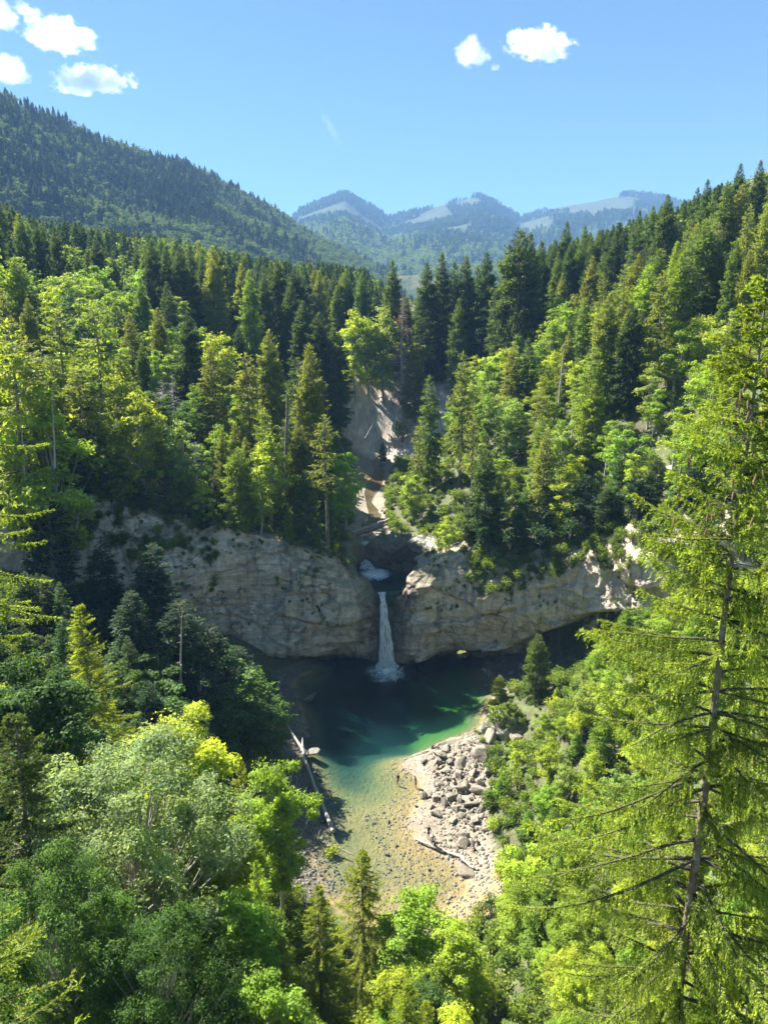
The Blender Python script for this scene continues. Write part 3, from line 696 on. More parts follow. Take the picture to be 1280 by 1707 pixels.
# ---------------------------------------------------------------- trees: every generator returns (trunk mesh, crown mesh), height in metres
def conifer(seed, H=26, base=.12, R=3.4, whorl=.42, nb=5, droop=.5, up=.35, tw=.5, dens=5.0, hang=.35, lean=0.0, prof=.8, trunk_r=.26, kw=.34, tipw=.35, low_dead=True, cut=None, one=False, az_skip=None, near=None):
    """spruce or fir: whorls of branches, each with side twigs and hanging sprays made of narrow needle blades"""
    g = np.random.RandomState(seed); tr, cr = MB(), MB()
    hs = np.linspace(0, H, 12 if not one else 5)
    wob = np.stack([lean * (hs / H) ** 1.5 * H + .006 * H * np.sin(hs * .35 + seed), .006 * H * np.cos(hs * .29 + seed), hs - .6 * (hs == 0)], -1)
    tube(tr, wob, trunk_r * (1 - hs / H) ** .85 * (1 + .35 * np.exp(-hs / 1.0)) + .012, 6 if one else 8)
    ax = lambda z: np.stack([np.interp(z, hs, wob[:, 0]), np.interp(z, hs, wob[:, 1]), z], -1)
    z = base * H; C, D, S, L, T = [], [], [], [], []
    while z < H - .25:
        q = (H - z) / (H * (1 - base))
        wl = (R * (1 - math.exp(-2.5 * q)) * 1.05 if prof >= 1 else R * q ** prof) * (1 - .40 * sstep(.85, 1.0, q)) + .14
        for b in range(max(3, int(nb + g.randint(-1, 2)))):
            a = g.rand() * 6.283; Lb = wl * (.62 + .55 * g.rand())
            if az_skip is not None and az_skip(a, z, H): Lb *= .30
            if g.rand() < .06: Lb *= 1.25
            u_ = up * (1 - q) * 1.6 - .18 * q + g.randn() * .07
            n = 6; t = np.linspace(0, 1, n)
            dz = Lb * (u_ * t - droop * q ** .5 * t ** 1.6 * .8 + .42 * droop * t ** 3)
            rad = Lb * t * (1 - .06 * t)
            p0 = ax(z + g.randn() * .12)
            bend = g.randn() * .12
            path = np.stack([p0[0] + rad * np.cos(a + bend * t), p0[1] + rad * np.sin(a + bend * t), p0[2] + dz], -1)
            br_ = max(.012, .016 * Lb + .006)
            tube(tr, path, br_ * (1 - t) + .006, 3 if not near else 5, cap=False)
            m = max(4, int(Lb * dens))
            tt = .10 + .90 * g.rand(m) ** .75
            c = np.stack([np.interp(tt, t, path[:, k]) for k in range(3)], -1)
            fw = unit(np.stack([np.interp(tt, t, np.gradient(path[:, k])) for k in range(3)], -1))
            sd_ = np.where(g.rand(m) < .5, 1.0, -1.0)[:, None]
            side = unit(np.cross(fw, [0, 0, 1.0])) * sd_
            tl = (Lb * .40 * (1 - tt) ** .6 + tw * .8) * (.6 + .6 * g.rand(m))
            d = unit(fw * (.75 + .3 * g.rand(m))[:, None] + side * (.75 + .35 * g.rand(m))[:, None] + np.array([0, 0, -.22]) * (1 + g.rand(m))[:, None] * q ** .5)
            k = np.maximum(1, np.ceil(tl / (tw * .62)).astype(int))
            idx = np.repeat(np.arange(m), k); pos = np.concatenate([np.arange(v) for v in k]) / np.repeat(k, k)
            cc = c[idx] + d[idx] * (tl[idx] * pos)[:, None] + np.array([0, 0, -1.0]) * (tl[idx] * pos ** 2 * .22)[:, None]
            dd = d[idx] + g.randn(len(idx), 3) * .30
            isb = g.rand(len(idx)) < hang * (.4 + .6 * q)
            dd[isb] = np.array([0, 0, -1.0]) + g.randn(isb.sum(), 3) * .28
            C.append(cc); D.append(dd); S.append(g.randn(len(idx), 3) * .55 + np.cross(dd, [0, 0, 1.0]))
            L.append(tw * (.45 + .55 * min(1, q * 3.5)) * (.85 + .7 * g.rand(len(idx))) * np.where(isb, 1.25, 1.0)); T.append(np.clip((pos - .25) * 1.3, 0, 1) * (.35 + .65 * tt[idx]) * g.rand(len(idx)) ** .6 * tipw / .5)
        z += whorl * (.65 + .7 * g.rand()) * (.55 + .65 * min(1, q * 1.6))
    if low_dead and base > .08:
        for _ in range(int(base * H * 2.2)):
            zz = g.uniform(.03, base + .1) * H; a = g.rand() * 6.283; Lb = g.uniform(.5, 1.8)
            p0 = ax(zz); tube(tr, [p0, p0 + np.array([math.cos(a), math.sin(a), -.15]) * Lb * .6, p0 + np.array([math.cos(a), math.sin(a), -.3]) * Lb], [.022, .014, .006], 3, cap=False)
    # leader tuft
    cc = ax(np.full(26, H - .7 * g.rand(26))); C.append(cc); D.append(np.stack([g.randn(26) * .5, g.randn(26) * .5, np.full(26, .9)], -1)); S.append(g.randn(26, 3)); L.append(np.full(26, tw * .8)); T.append(np.full(26, .8))
    C, D, S, L, T = (np.concatenate(q) for q in (C, D, S, L, T))
    kites(cr, C, D, S, L, L * kw, 0, np.clip(T, 0, 1))
    return tr, cr

def broadleaf(seed, H=20, base=.2, R=5.0, nclump=46, nleaf=170, leaf=.36, trunk_r=.24, shape=.5, lw=.62, crad=.25, lean=0.0, seg=6, open_=.0, flat=0.0):
    """leafy tree: limbs that reach to many clumps of leaves spread through an uneven crown"""
    g = np.random.RandomState(seed); tr, cr = MB(), MB()
    top = np.array([lean * H, 0, H * .93]); n = 7; t = np.linspace(0, 1, n)
    tp = np.stack([lean * H * t ** 2 + .02 * H * np.sin(t * 5 + seed), .02 * H * np.cos(t * 4 + seed), H * .9 * t - .6 * (t == 0)], -1)
    tube(tr, tp, trunk_r * (1 - t) ** .8 * (1 + .4 * np.exp(-t * 12)) + .02, seg)
    zc = (base + 1) / 2 * H; hz = (1 - base) / 2 * H
    cs = []
    lob = g.randn(5, 3)
    while len(cs) < nclump:
        v = unit(g.randn(3)); r = g.rand() ** .38
        sc = 1 + .22 * np.sin(v @ lob[0] * 2.2 + 1) + .16 * np.sin(v @ lob[1] * 3.4)
        s_ = 1 - shape * max(0, v[2]) * .5 - .25 * max(0, -v[2])
        p = np.array([v[0] * R * r * sc * s_, v[1] * R * r * sc * s_, zc + v[2] * hz * .9 * r])
        p[0] += lean * H * (p[2] / H) ** 2
        if all(np.linalg.norm(p - o) > crad * R * .55 for o in cs): cs.append(p)
        elif g.rand() < .02: cs.append(p)
    C, D, S, L, T = [], [], [], [], []
    for p in cs:
        zb = np.clip(p[2] * .62 - .08 * H * g.rand(), base * H * .5, H * .85)
        b0 = np.array([np.interp(zb, tp[:, 2], tp[:, 0]), np.interp(zb, tp[:, 2], tp[:, 1]), zb])
        md = (b0 + p) / 2 + np.array([0, 0, -.06 * H * g.rand()]) + g.randn(3) * .03 * R
        tt = np.linspace(0, 1, 5)[:, None]
        path = (1 - tt) ** 2 * b0 + 2 * tt * (1 - tt) * md + tt ** 2 * p
        ln = np.linalg.norm(p - b0)
        tube(tr, path, (.012 * ln + .02) * (1 - tt[:, 0]) * trunk_r / .24 + .008, 4, cap=False)
        rad = crad * R * (.7 + .7 * g.rand())
        m = int(nleaf * (.6 + .8 * g.rand()))
        v = unit(g.randn(m, 3)); r = g.rand(m) ** .45
        el = np.array([1.1, 1.1, .62 - .2 * flat])
        q = p + v * r[:, None] * rad * el * (1 + .35 * np.sin(v @ g.randn(3, 1) * 4))
        nrm = unit(v * .55 + np.array([0, 0, .75]) + g.randn(m, 3) * .5)
        dirn = unit(np.cross(nrm, g.randn(m, 3)))
        C.append(q - dirn * leaf * .5); D.append(dirn + np.array([0, 0, -.15])); S.append(np.cross(nrm, dirn)); L.append(leaf * g.uniform(.75, 1.3) * (.5 + 1.0 * g.rand(m)))
        T.append(np.clip(r * (.5 + .6 * v[:, 2]) + .25 * g.randn(m) + g.uniform(-.35, .35), 0, 1))
        for _ in range(3):
            e = p + unit(g.randn(3)) * rad * .8; tube(tr, [p, (p + e) / 2 + g.randn(3) * .05, e], [.016, .011, .005], 3, cap=False)
    C, D, S, L, T = (np.concatenate(q) for q in (C, D, S, L, T))
    kites(cr, C, D, S, L, L * lw, 0, T, bend=L * .06 * g.randn(len(L)))
    return tr, cr

def shrub_mesh(seed, R=1.2, n=420, leaf=.24, hz=.8, stems=7):
    g = np.random.RandomState(seed); tr, cr = MB(), MB(); C, T = [], []
    for s_ in range(stems):
        a = g.rand() * 6.283; e = np.array([math.cos(a) * R * .6 * g.rand(), math.sin(a) * R * .6 * g.rand(), R * hz * (.6 + .8 * g.rand())])
        tube(tr, [np.zeros(3) - [0, 0, .15], e * .5 + g.randn(3) * .06, e], [.03, .02, .006], 4, cap=False)
        m = n // stems; v = unit(g.randn(m, 3)); rr_ = g.rand(m) ** .5 * R * .55
        C.append(e * .82 + v * rr_[:, None] * np.array([1, 1, .8])); T.append(np.clip(.5 + .5 * v[:, 2], 0, 1) * g.rand(m))
    C = np.concatenate(C); T = np.concatenate(T); C[:, 2] = np.abs(C[:, 2]); m = len(C)
    nrm = unit(np.array([0, 0, .7]) + g.randn(m, 3) * .6); d = unit(np.cross(nrm, g.randn(m, 3)))
    L = leaf * (.6 + .8 * g.rand(m)); kites(cr, C, d, np.cross(nrm, d), L, L * .6, 0, T)
    return tr, cr

def snag(seed, H=18, r=.2, nb=40, R=1.6, broken=False):
    """dead standing stem with bare broken branches"""
    g = np.random.RandomState(seed); tr = MB()
    hs = np.linspace(0, H, 10); P = np.stack([.01 * H * np.sin(hs * .3 + seed), .01 * H * np.cos(hs * .33), hs], -1)
    tube(tr, P, r * (1 - .85 * hs / H if not broken else 1 - .35 * hs / H) + .015, 8)
    for _ in range(nb):
        z = H * g.uniform(.25, .98); a = g.rand() * 6.283; Lb = R * (1.1 - z / H * .8) * g.uniform(.4, 1.2)
        p0 = np.array([np.interp(z, hs, P[:, 0]), np.interp(z, hs, P[:, 1]), z]); d = np.array([math.cos(a), math.sin(a), g.uniform(-.35, .1)])
        p1 = p0 + d * Lb * .55; p2 = p0 + d * Lb + np.array([0, 0, .12 * Lb]); tube(tr, [p0, p1, p2], [.04, .024, .008], 4, cap=False)
        for _k in range(3):
            q0 = p0 + (p2 - p0) * g.uniform(.3, .9); tube(tr, [q0, q0 + (d * .4 + g.randn(3) * .5) * Lb * .35], [.014, .004], 3, cap=False)
    return tr

def near_spruce(seed, H, R, zmin, zcam, toward=None, step=.50, nb=4, kl=.085, prof=.85, dens=15.0, tr=.19, hangl=.42, barelow=0.0, flat=.0):
    g = np.random.RandomState(seed); trk, cr, brm = MB(), MB(), MB()
    hs = np.linspace(0, H, 60); P = np.stack([.05 * np.sin(hs * .5 + seed), .05 * np.cos(hs * .43), hs], -1)
    tube(trk, P, tr * (1 - hs / H) ** .8 * (1 + .05 * np.sin(hs * 9)) + .012, 14)
    for _ in range(int(H * 7)):                                  # dry twig stubs on the bare stem
        z = g.uniform(zmin, H * .93); a = g.rand() * 6.283; Lb = g.uniform(.2, 1.2) * min(1, (H - z) / 5)
        p0 = np.array([np.interp(z, hs, P[:, 0]), np.interp(z, hs, P[:, 1]), z]); d = np.array([math.cos(a), math.sin(a), g.uniform(-.4, .15)])
        tube(brm, [p0, p0 + d * Lb * .5 + [0, 0, -.02], p0 + d * Lb + g.randn(3) * .06], [.012, .008, .003], 4, cap=False)
    C, D, S, L, W, T = [], [], [], [], [], []
    z = zmin
    while z < H - .15:
        q = (H - z) / (H - zmin)
        for b in range(nb + g.randint(-1, 2)):
            a = g.rand() * 6.283; Lb = (R * min(1.0, ((H - z) / (H * .55)) ** prof) + .12) * g.uniform(.62, 1.12)
            if toward is not None:
                da = abs((a - toward + math.pi) % (2 * math.pi) - math.pi)
                if da < .75: Lb *= .25 + .7 * da
            n = 9; t = np.linspace(0, 1, n); upw = .55 * (1 - q) ** 1.5 - .10 * q + g.randn() * .06
            dz = Lb * (upw * t - .62 * min(1, q * 1.8) * t ** 1.4 * (1 - t * .62)) + .04 * np.sin(t * 9 + g.rand() * 6) * t
            bn = g.randn() * .18; p0 = np.array([np.interp(z, hs, P[:, 0]), np.interp(z, hs, P[:, 1]), z])
            path = np.stack([p0[0] + Lb * t * np.cos(a + bn * t), p0[1] + Lb * t * np.sin(a + bn * t), p0[2] + dz], -1)
            tube(brm, path, (.010 + .0085 * Lb) * (1 - t) + .004, 5, cap=False)
            t0 = max(.10, min(.5, barelow * q + .12 * g.rand()))
            m = max(8, int(Lb * dens)); tt = t0 + (1 - t0) * (np.arange(m) + g.rand(m)) / m
            c = np.stack([np.interp(tt, t, path[:, k]) for k in range(3)], -1)
            fw = unit(np.stack([np.interp(tt, t, np.gradient(path[:, k])) for k in range(3)], -1))
            sd_ = np.where(g.rand(m) < .5, 1.0, -1.0)[:, None]; side = unit(np.cross(fw, [0, 0, 1.0])) * sd_
            # side twig runs out a little, then its sprays hang
            tl = (hangl * (1.15 - tt) ** .5 * min(1, .35 + Lb / 2.6) + .07) * g.uniform(.45, 1.35, m)
            d0 = unit(fw * .8 + side * g.uniform(.4, 1.1, (m, 1)) + np.array([0, 0, .10]))
            k = np.maximum(2, np.ceil(tl / (kl * .62)).astype(int)); idx = np.repeat(np.arange(m), k); pos = np.concatenate([(np.arange(v) + .5) / v for v in k])
            hw = np.clip(.25 + .9 * min(1, q * 2) * (1 - tt[idx]) ** .35 - flat, 0, 1)
            out = tl[idx] * (pos - .5 * hw * pos ** 2) * (1 - .45 * hw); dn = tl[idx] * pos ** 1.6 * hw * 1.15
            cc = c[idx] + d0[idx] * out[:, None] - np.array([0, 0, 1.0]) * dn[:, None]
            tg = unit(d0[idx] * (1 - .75 * hw * pos)[:, None] - np.array([0, 0, 1.0]) * (1.3 * hw * pos)[:, None])
            for sgn in (1, -1):
                rv = unit(np.cross(tg, g.randn(len(idx), 3)))
                C.append(cc); D.append(tg * 1.0 + rv * .55 * sgn); S.append(g.randn(len(idx), 3)); L.append(kl * g.uniform(.75, 1.35, len(idx))); W.append(kl * .30 * g.uniform(.8, 1.3, len(idx)))
                T.append(np.clip((pos - .55) * 1.8, 0, 1) * g.rand(len(idx)) ** .5 + .35 * sstep(.8, 1, tt[idx]))
            # needles along the bough itself
            m2 = int(Lb * 60); t2 = t0 * .6 + (1 - t0 * .6) * g.rand(m2); c2 = np.stack([np.interp(t2, t, path[:, k]) for k in range(3)], -1)
            f2 = unit(np.stack([np.interp(t2, t, np.gradient(path[:, k])) for k in range(3)], -1)); r2 = unit(np.cross(f2, g.randn(m2, 3))) + np.array([0, 0, .35])
            C.append(c2); D.append(f2 * .8 + r2 * .7); S.append(g.randn(m2, 3)); L.append(kl * g.uniform(.8, 1.4, m2)); W.append(np.full(m2, kl * .3)); T.append(np.clip(t2 * g.rand(m2) * 1.2, 0, 1))
        z += step * g.uniform(.6, 1.4) * (.45 + .75 * min(1, q * 2.2))
    C, D, S, L, W, T = (np.concatenate(q_) for q_ in (C, D, S, L, W, T))
    kites(cr, C, D, S, L, W, 0, np.clip(T, 0, 1))
    return trk, brm, cr

class Kind:
    def __init__(s, name, pair, H, tm, cm, cat):
        s.name, s.H, s.cat = name, H, cat
        s.trunk = pair[0].mesh(name + '_trunk', [tm], True); s.crown = pair[1].mesh(name + '_crown', [cm])
K = {}
def kind(key, name, pair, H, tm, cm, cat): K[key] = Kind(name, pair, H, tm, cm, cat)
kind('sp0', 'spruce_tree', conifer(1, 28, .08, 4.5, .38, 6, .55, .3, .50, 5.2, .45, prof=1.12), 28, M_bark, M_needle, 'spruce')
kind('sp1', 'spruce_tree', conifer(2, 28, .10, 3.9, .40, 6, .62, .3, .50, 5.0, .5, prof=1.15), 28, M_bark, M_needle, 'spruce')
kind('sp2', 'spruce_tree', conifer(3, 26, .28, 3.9, .60, 4, .45, .25, .48, 5.2, .35, prof=.6), 26, M_bark, M_needle, 'spruce')     # open, bare foot
kind('sp3', 'spruce_tree', conifer(4, 16, .05, 3.6, .34, 6, .40, .42, .42, 6.0, .25, prof=1.0), 16, M_bark, M_needle, 'spruce')              # young, full
kind('sp4', 'spruce_tree', conifer(5, 24, .48, 2.7, .62, 4, .5, .3, .46, 5.0, .4, lean=.02, prof=.5), 24, M_bark, M_needle, 'spruce')  # thin and sparse
kind('fir0', 'fir_tree', conifer(6, 24, .12, 4.2, .52, 6, .16, .12, .52, 5.4, .12, prof=.62), 24, M_bark, M_needle, 'fir')
kind('fir1', 'fir_tree', conifer(7, 22, .22, 3.7, .60, 5, .22, .18, .50, 5.2, .15, prof=.5, lean=-.015), 22, M_bark, M_needle, 'fir')
kind('be0', 'beech_tree', broadleaf(11, 20, .08, 5.0, 52, 170, .40), 20, M_pale, M_leaf, 'beech')
kind('be1', 'beech_tree', broadleaf(12, 18, .06, 4.2, 46, 170, .38, shape=.8), 18, M_pale, M_leaf, 'beech')
kind('be2', 'beech_tree', broadleaf(13, 22, .16, 4.0, 42, 170, .38, lean=.04), 22, M_pale, M_leaf, 'beech')
kind('be3', 'beech_tree', broadleaf(14, 14, .10, 4.0, 40, 170, .34, shape=.3, lean=-.03), 14, M_pale, M_leaf, 'beech')
kind('dead', 'dead_spruce_tree', conifer(8, 26, .12, 2.7, .50, 5, .5, .2, .42, 2.6, .5, kw=.16), 26, M_dead, M_browntwig, 'dead tree')
kind('sh0', 'shrub', shrub_mesh(21), 1.9, M_bark, M_leaf, 'shrub')
kind('sh1', 'shrub', shrub_mesh(22, 1.4, 480, .22, 1.1, 9), 2.6, M_bark, M_leaf, 'shrub')
# close to the camera: small leaves, many of them
kind('ash', 'ash_tree', broadleaf(31, 21, .10, 6.6, 120, 620, .20, trunk_r=.26, crad=.17, seg=10, lw=.5), 21, M_pale, M_leaf, 'ash')
kind('map', 'maple_tree', broadleaf(32, 18, .12, 4.4, 80, 520, .21, trunk_r=.2, crad=.20, seg=10, lw=.8), 18, M_pale, M_leaf, 'maple')
kind('ald', 'alder_tree', broadleaf(33, 15, .10, 3.4, 64, 480, .18, trunk_r=.15, crad=.22, seg=10, lw=.75, shape=.7), 15, M_pale, M_leaf, 'alder')
def merged(q): 
    q[0].v += q[1].v; q[0].m += q[1].m; q[0].t += q[1].t; q[0].f += [f_ + q[0].n for f_ in q[1].f]; q[0].n += q[1].n; return q[0], q[2]
kind('spn', 'spruce_tree', merged(near_spruce(34, 18, 3.1, 1.2, 0, None, .36, 5, .15, dens=11, hangl=.36, flat=.25, prof=.8)), 18, M_bark, M_needle, 'spruce')
# distant kinds
kind('fs0', 'spruce_tree', conifer(41, 26, .04, 4.4, .85, 6, .5, .3, 1.05, 1.5, .35, prof=1.1, kw=.5, one=True, low_dead=False), 26, M_bark, M_farneedle, 'spruce')
kind('fs1', 'spruce_tree', conifer(42, 28, .06, 3.9, .9, 6, .5, .3, 1.0, 1.5, .4, prof=1.15, kw=.5, one=True, low_dead=False), 28, M_bark, M_farneedle, 'spruce')
kind('fb0', 'beech_tree', broadleaf(43, 20, .08, 5.4, 26, 34, 1.0, seg=4, crad=.30), 20, M_pale, M_farleaf, 'beech')
kind('fb1', 'beech_tree', broadleaf(44, 17, .06, 5.0, 22, 34, 1.0, seg=4, crad=.32, shape=.2), 17, M_pale, M_farleaf, 'beech')

TREES = []
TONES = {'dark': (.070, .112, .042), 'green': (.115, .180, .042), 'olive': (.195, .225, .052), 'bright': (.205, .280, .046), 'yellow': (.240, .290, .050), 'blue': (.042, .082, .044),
         'leaf': (.180, .285, .052), 'lime': (.270, .350, .052), 'deep': (.070, .135, .042), 'silver': (.180, .250, .155), 'pale': (.200, .275, .090), 'brown': (.2, .13, .1)}  # yellow and bright carry sunlight too, deep and blue carry shade
def plant(key, x, y, h, tone, rot=None, label=None, phrase=None, tilt=(0, 0), z=None, wide=1.0, group=None, desc=None):
    k = K[key]
    zz = float(ground_top([x], [y])[0]) if z is None else z
    r = link(k.name, None, None, (x, y, zz - .15))
    g = random.Random(int(x * 131 + y * 977))
    s = h / k.H
    r.rotation_euler = (tilt[0], tilt[1], g.random() * 6.283 if rot is None else rot); r.scale = (s * wide, s * wide, s)
    r.empty_display_size = .2
    t = link('trunk', k.trunk, r); c = link('crown', k.crown, r)
    b = TONES[tone] if isinstance(tone, str) else tone; v = .82 + .36 * g.random(); hu = g.uniform(-.08, .08)
    c.color = (b[0] * v * (1 + hu), b[1] * v, b[2] * v * (1 - hu), 1)
    TREES.append(dict(o=r, key=key, x=x, y=y, z=zz, h=h, tone=tone, label=label, phrase=phrase, group=group, cat=k.cat, desc=desc, wide=wide))
    r['category'] = k.cat
    return r
def plant_top(key, px, py, Y, tone, label=None, phrase=None, minh=3, dx=0, **kw):
    """a tree whose tip stands at this bearing and rise, rooted in the ground below"""
    p = at(px, py, Y); zz = float(ground_top([p[0] + dx], [Y])[0])
    return plant(key, p[0] + dx, Y, max(minh, p[2] - zz), tone, label=label, phrase=phrase, **kw)
# ---------------------------------------------------------------- planting: trees one can point at in the photograph
P = plant_top
# plateau above the landslip, tall dark spruces against the far valley
P('sp1', 655, 432, 222, 'dark', 'tall dark spruce just left of and behind the brown dead spruce')
P('sp0', 713, 436, 224, 'dark', 'tall dark spruce, first of the row right of the brown dead spruce')
P('sp1', 738, 421, 228, 'dark', 'tall dark pointed spruce, second of the row right of the brown dead spruce')
P('sp1', 757, 436, 236, 'dark', 'narrow dark spruce pressed between two taller ones of the plateau row')
P('sp0', 778, 425, 224, 'dark', 'tall dark spruce, middle of the row above the landslip')
P('sp0', 813, 419, 219, 'dark', 'broad dark spruce at the right end of the row above the landslip', 'the right-end plateau spruce')
P('sp1', 797, 444, 228, 'dark', 'dark spruce filling the gap before the right end of the plateau row')
P('sp4', 705, 520, 214, 'olive', 'thin olive spruce on the upper edge of the landslip', wide=1.5)
P('dead', 671, 488, 210, 'brown', 'brown needleless dead spruce standing above the bare landslip', 'the brown dead spruce', wide=1.4)
P('be1', 640, 500, 214, 'pale', 'slender pale green tree left of the brown dead spruce')
P('be0', 612, 505, 216, 'leaf', 'slender light green tree with pale stem near the landslip top')
P('be1', 590, 505, 212, 'lime', 'yellow green slender tree at the left head of the landslip')
P('fir0', 692, 575, 207, 'olive', 'greyish fir leaning over the landslip rim', wide=1.1)
P('sh1', 672, 690, 202.5, 'silver', 'pale shrub clinging to the rib in the middle of the landslip')
P('sp3', 638, 735, 193, 'green', 'small spruce at the foot of the landslip', 'the small landslip-foot spruce')
P('sp3', 868, 382, 192, 'dark', 'tall dark spruce that starts the right skyline', 'the skyline-start spruce')
P('sp1', 886, 388, 196, 'dark', 'dark spruce just right of the one that starts the right skyline')
P('sp0', 838, 455, 205, 'dark', 'dark spruce below and left of the right skyline start')
# left side of the ravine
P('sp1', 414, 450, 196, 'bright', 'tall bright green spruce lit from the left amid dark ones', 'the bright tall spruce')
P('sp0', 462, 430, 215, 'dark', 'tallest dark spruce right of the bright tall spruce')
P('sp0', 440, 455, 206, 'dark', 'dark spruce touching the bright tall spruce on its right')
P('sp0', 484, 470, 202, 'dark', 'dark spruce, second right of the bright tall spruce', wide=1.1)
P('sp0', 505, 500, 196, 'dark', 'dark spruce at the left rim of the landslip wood', wide=1.2)
P('sp0', 530, 520, 192, 'dark', 'low dark spruce beside the shaded left face of the landslip', wide=1.25)
P('sp0', 556, 545, 196, 'dark', 'dark spruce overhanging the left edge of the bare landslip', wide=1.35)
P('fir0', 350, 578, 138, 'olive', 'flat branched olive fir left of centre above the cliff', 'the flat-branched fir')
P('fir1', 409, 588, 134, 'olive', 'fir with layered boughs left of the pair of tall olive spruces')
P('sp0', 447, 548, 150, 'olive', 'tall olive spruce behind the broken topped trunk', 'the tall olive spruce')
P('sp0', 515, 572, 131, 'olive', 'drooping yellow olive spruce left of the landslip', 'the drooping olive spruce', wide=.9)
P('fir1', 497, 596, 140, 'dark', 'dark fir touching the drooping olive spruce on its left')
P('sp3', 396, 745, 114.5, 'bright', 'bright full young spruce on the left cliff edge', 'the young cliff-edge spruce', wide=1.15)
P('be1', 450, 712, 118, 'lime', 'light green young leafy tree right of the young cliff-edge spruce')
P('sp3', 508, 782, 116, 'green', 'small dark green spruce on the cliff edge near the fall')
P('sp3', 480, 848, 115, 'bright', 'very small bright spruce on the rim near the waterfall')
P('sp4', 541, 690, 117.5, 'olive', 'thin half bare spruce on the rim just left of the waterfall', 'the thin half-bare spruce', wide=1.2)
P('be3', 572, 735, 131, 'leaf', 'round green leafy tree on the left bank of the upper brook')
P('be3', 556, 800, 127, 'leaf', 'small leafy tree above the ravine left of the brook')
P('sp4', 97, 515, 122, 'yellow', 'tall thin yellow green spruce near the left side', 'the thin yellow spruce', wide=1.5)
P('sp4', 155, 500, 126, 'yellow', 'tall open yellow green spruce, sunlit through, with bare stem', 'the open yellow spruce', wide=1.6)
P('sp2', 10, 532, 102, 'yellow', 'tall yellow green spruce cut by the left edge of the picture', 'the left-edge tall spruce', wide=1.3)
P('sp2', 42, 560, 106, 'olive', 'olive spruce right beside the left-edge tall spruce', wide=1.3)
P('fir0', 215, 520, 152, 'olive', 'tall olive fir behind the grey dead snags', 'the olive fir')
P('sp1', 262, 512, 160, 'olive', 'tall olive spruce right of the olive fir')
P('sp0', 312, 516, 152, 'dark', 'tall dark spruce left of the flat-branched fir')
P('fir1', 130, 610, 112, 'yellow', 'sunlit yellow green fir on the left cliff brow', wide=1.2)
P('be1', 225, 640, 113, 'lime', 'yellow green leafy tree lit from behind on the left cliff brow')
P('be1', 190, 610, 117, 'lime', 'lime green leafy tree just left of the grey dead snags')
P('be1', 65, 620, 104.5, 'lime', 'lime green leafy tree under the left-edge spruces')
P('be1', 300, 690, 114, 'pale', 'pale leafy tree below the grey dead snags on the brow')
P('be0', 350, 530, 165, 'lime', 'round light green crown glowing behind the flat-branched fir')
# right side
P('fir0', 717, 625, 148, 'green', 'slim fir with a bare lower stem in front of the landslip', 'the slim landslip fir', wide=.85)
P('sp4', 700, 700, 140, 'olive', 'thin stemmed small fir right below the slim landslip fir')
P('sp2', 772, 585, 142, 'olive', 'thin tall olive spruce right of the slim landslip fir')
P('sp4', 790, 690, 127, 'olive', 'thin bare stemmed spruce above the right gorge')
P('sp3', 811, 748, 113, 'dark', 'dark full young spruce above the right cliff', 'the dark young spruce')
P('fir0', 856, 570, 152, 'olive', 'olive fir left of the pale leaning dead trunk')
P('fir1', 905, 650, 126, 'olive', 'broad olive fir in front of the pale leaning dead trunk', 'the broad olive fir')
P('fir0', 882, 562, 150, 'dark', 'dark fir half hidden behind the broad olive fir')
P('sp0', 1015, 488, 128, 'olive', 'tall drooping olive spruce on the right slope', 'the drooping right-slope spruce')
P('sp0', 1055, 500, 124, 'dark', 'dark spruce with a long bare black trunk on the right slope')
P('fir1', 1110, 452, 122, 'olive', 'tall thin topped fir above the right slope beeches', 'the thin-topped fir')
P('sp0', 1115, 322, 178, 'dark', 'broad dark spruce on the right skyline', 'the broad skyline spruce')
P('sp1', 1180, 298, 188, 'dark', 'pointed spruce standing highest left of the right skyline pair', 'the highest skyline spruce')
P('sp1', 1164, 312, 192, 'dark', 'pointed spruce just left of the highest skyline spruce')
P('sp1', 1236, 271, 184, 'dark', 'tall dark spruce on the right skyline near the corner', 'the corner skyline spruce')
P('sp1', 1268, 266, 180, 'dark', 'dark spruce right of the corner skyline spruce at the edge')
P('sp1', 1213, 300, 202, 'dark', 'dark spruce between the two highest skyline trees')
P('sp1', 1066, 350, 214, 'dark', 'slim dark spruce on the skyline left of the broad skyline spruce')
P('sp1', 1090, 342, 205, 'green', 'green spruce pressed against the broad skyline spruce')
P('sp1', 976, 375, 236, 'green', 'spruce pair member on the lower right skyline', 'the lower skyline spruce')
P('sp1', 946, 368, 232, 'dark', 'dark spruce left of the lower skyline spruce')
P('sp0', 920, 415, 214, 'dark', 'dark spruce under the lower right skyline')
P('be0', 1070, 450, 160, 'pale', 'rounded pale green leafy crown high on the right slope')
P('be0', 1195, 345, 172, 'silver', 'greyish green leafy crown below the highest skyline spruce')
P('be1', 745, 855, 113.8, 'lime', 'bright green small leafy tree on the dome of rock right of the fall', 'the bright dome tree')
P('be3', 690, 780, 136, 'lime', 'bright young leafy tree on the right bank of the brook')
P('sh1', 720, 915, 112.6, 'leaf', 'green shrub hanging down the rock dome right of the waterfall', wide=1.1, z=14.2)
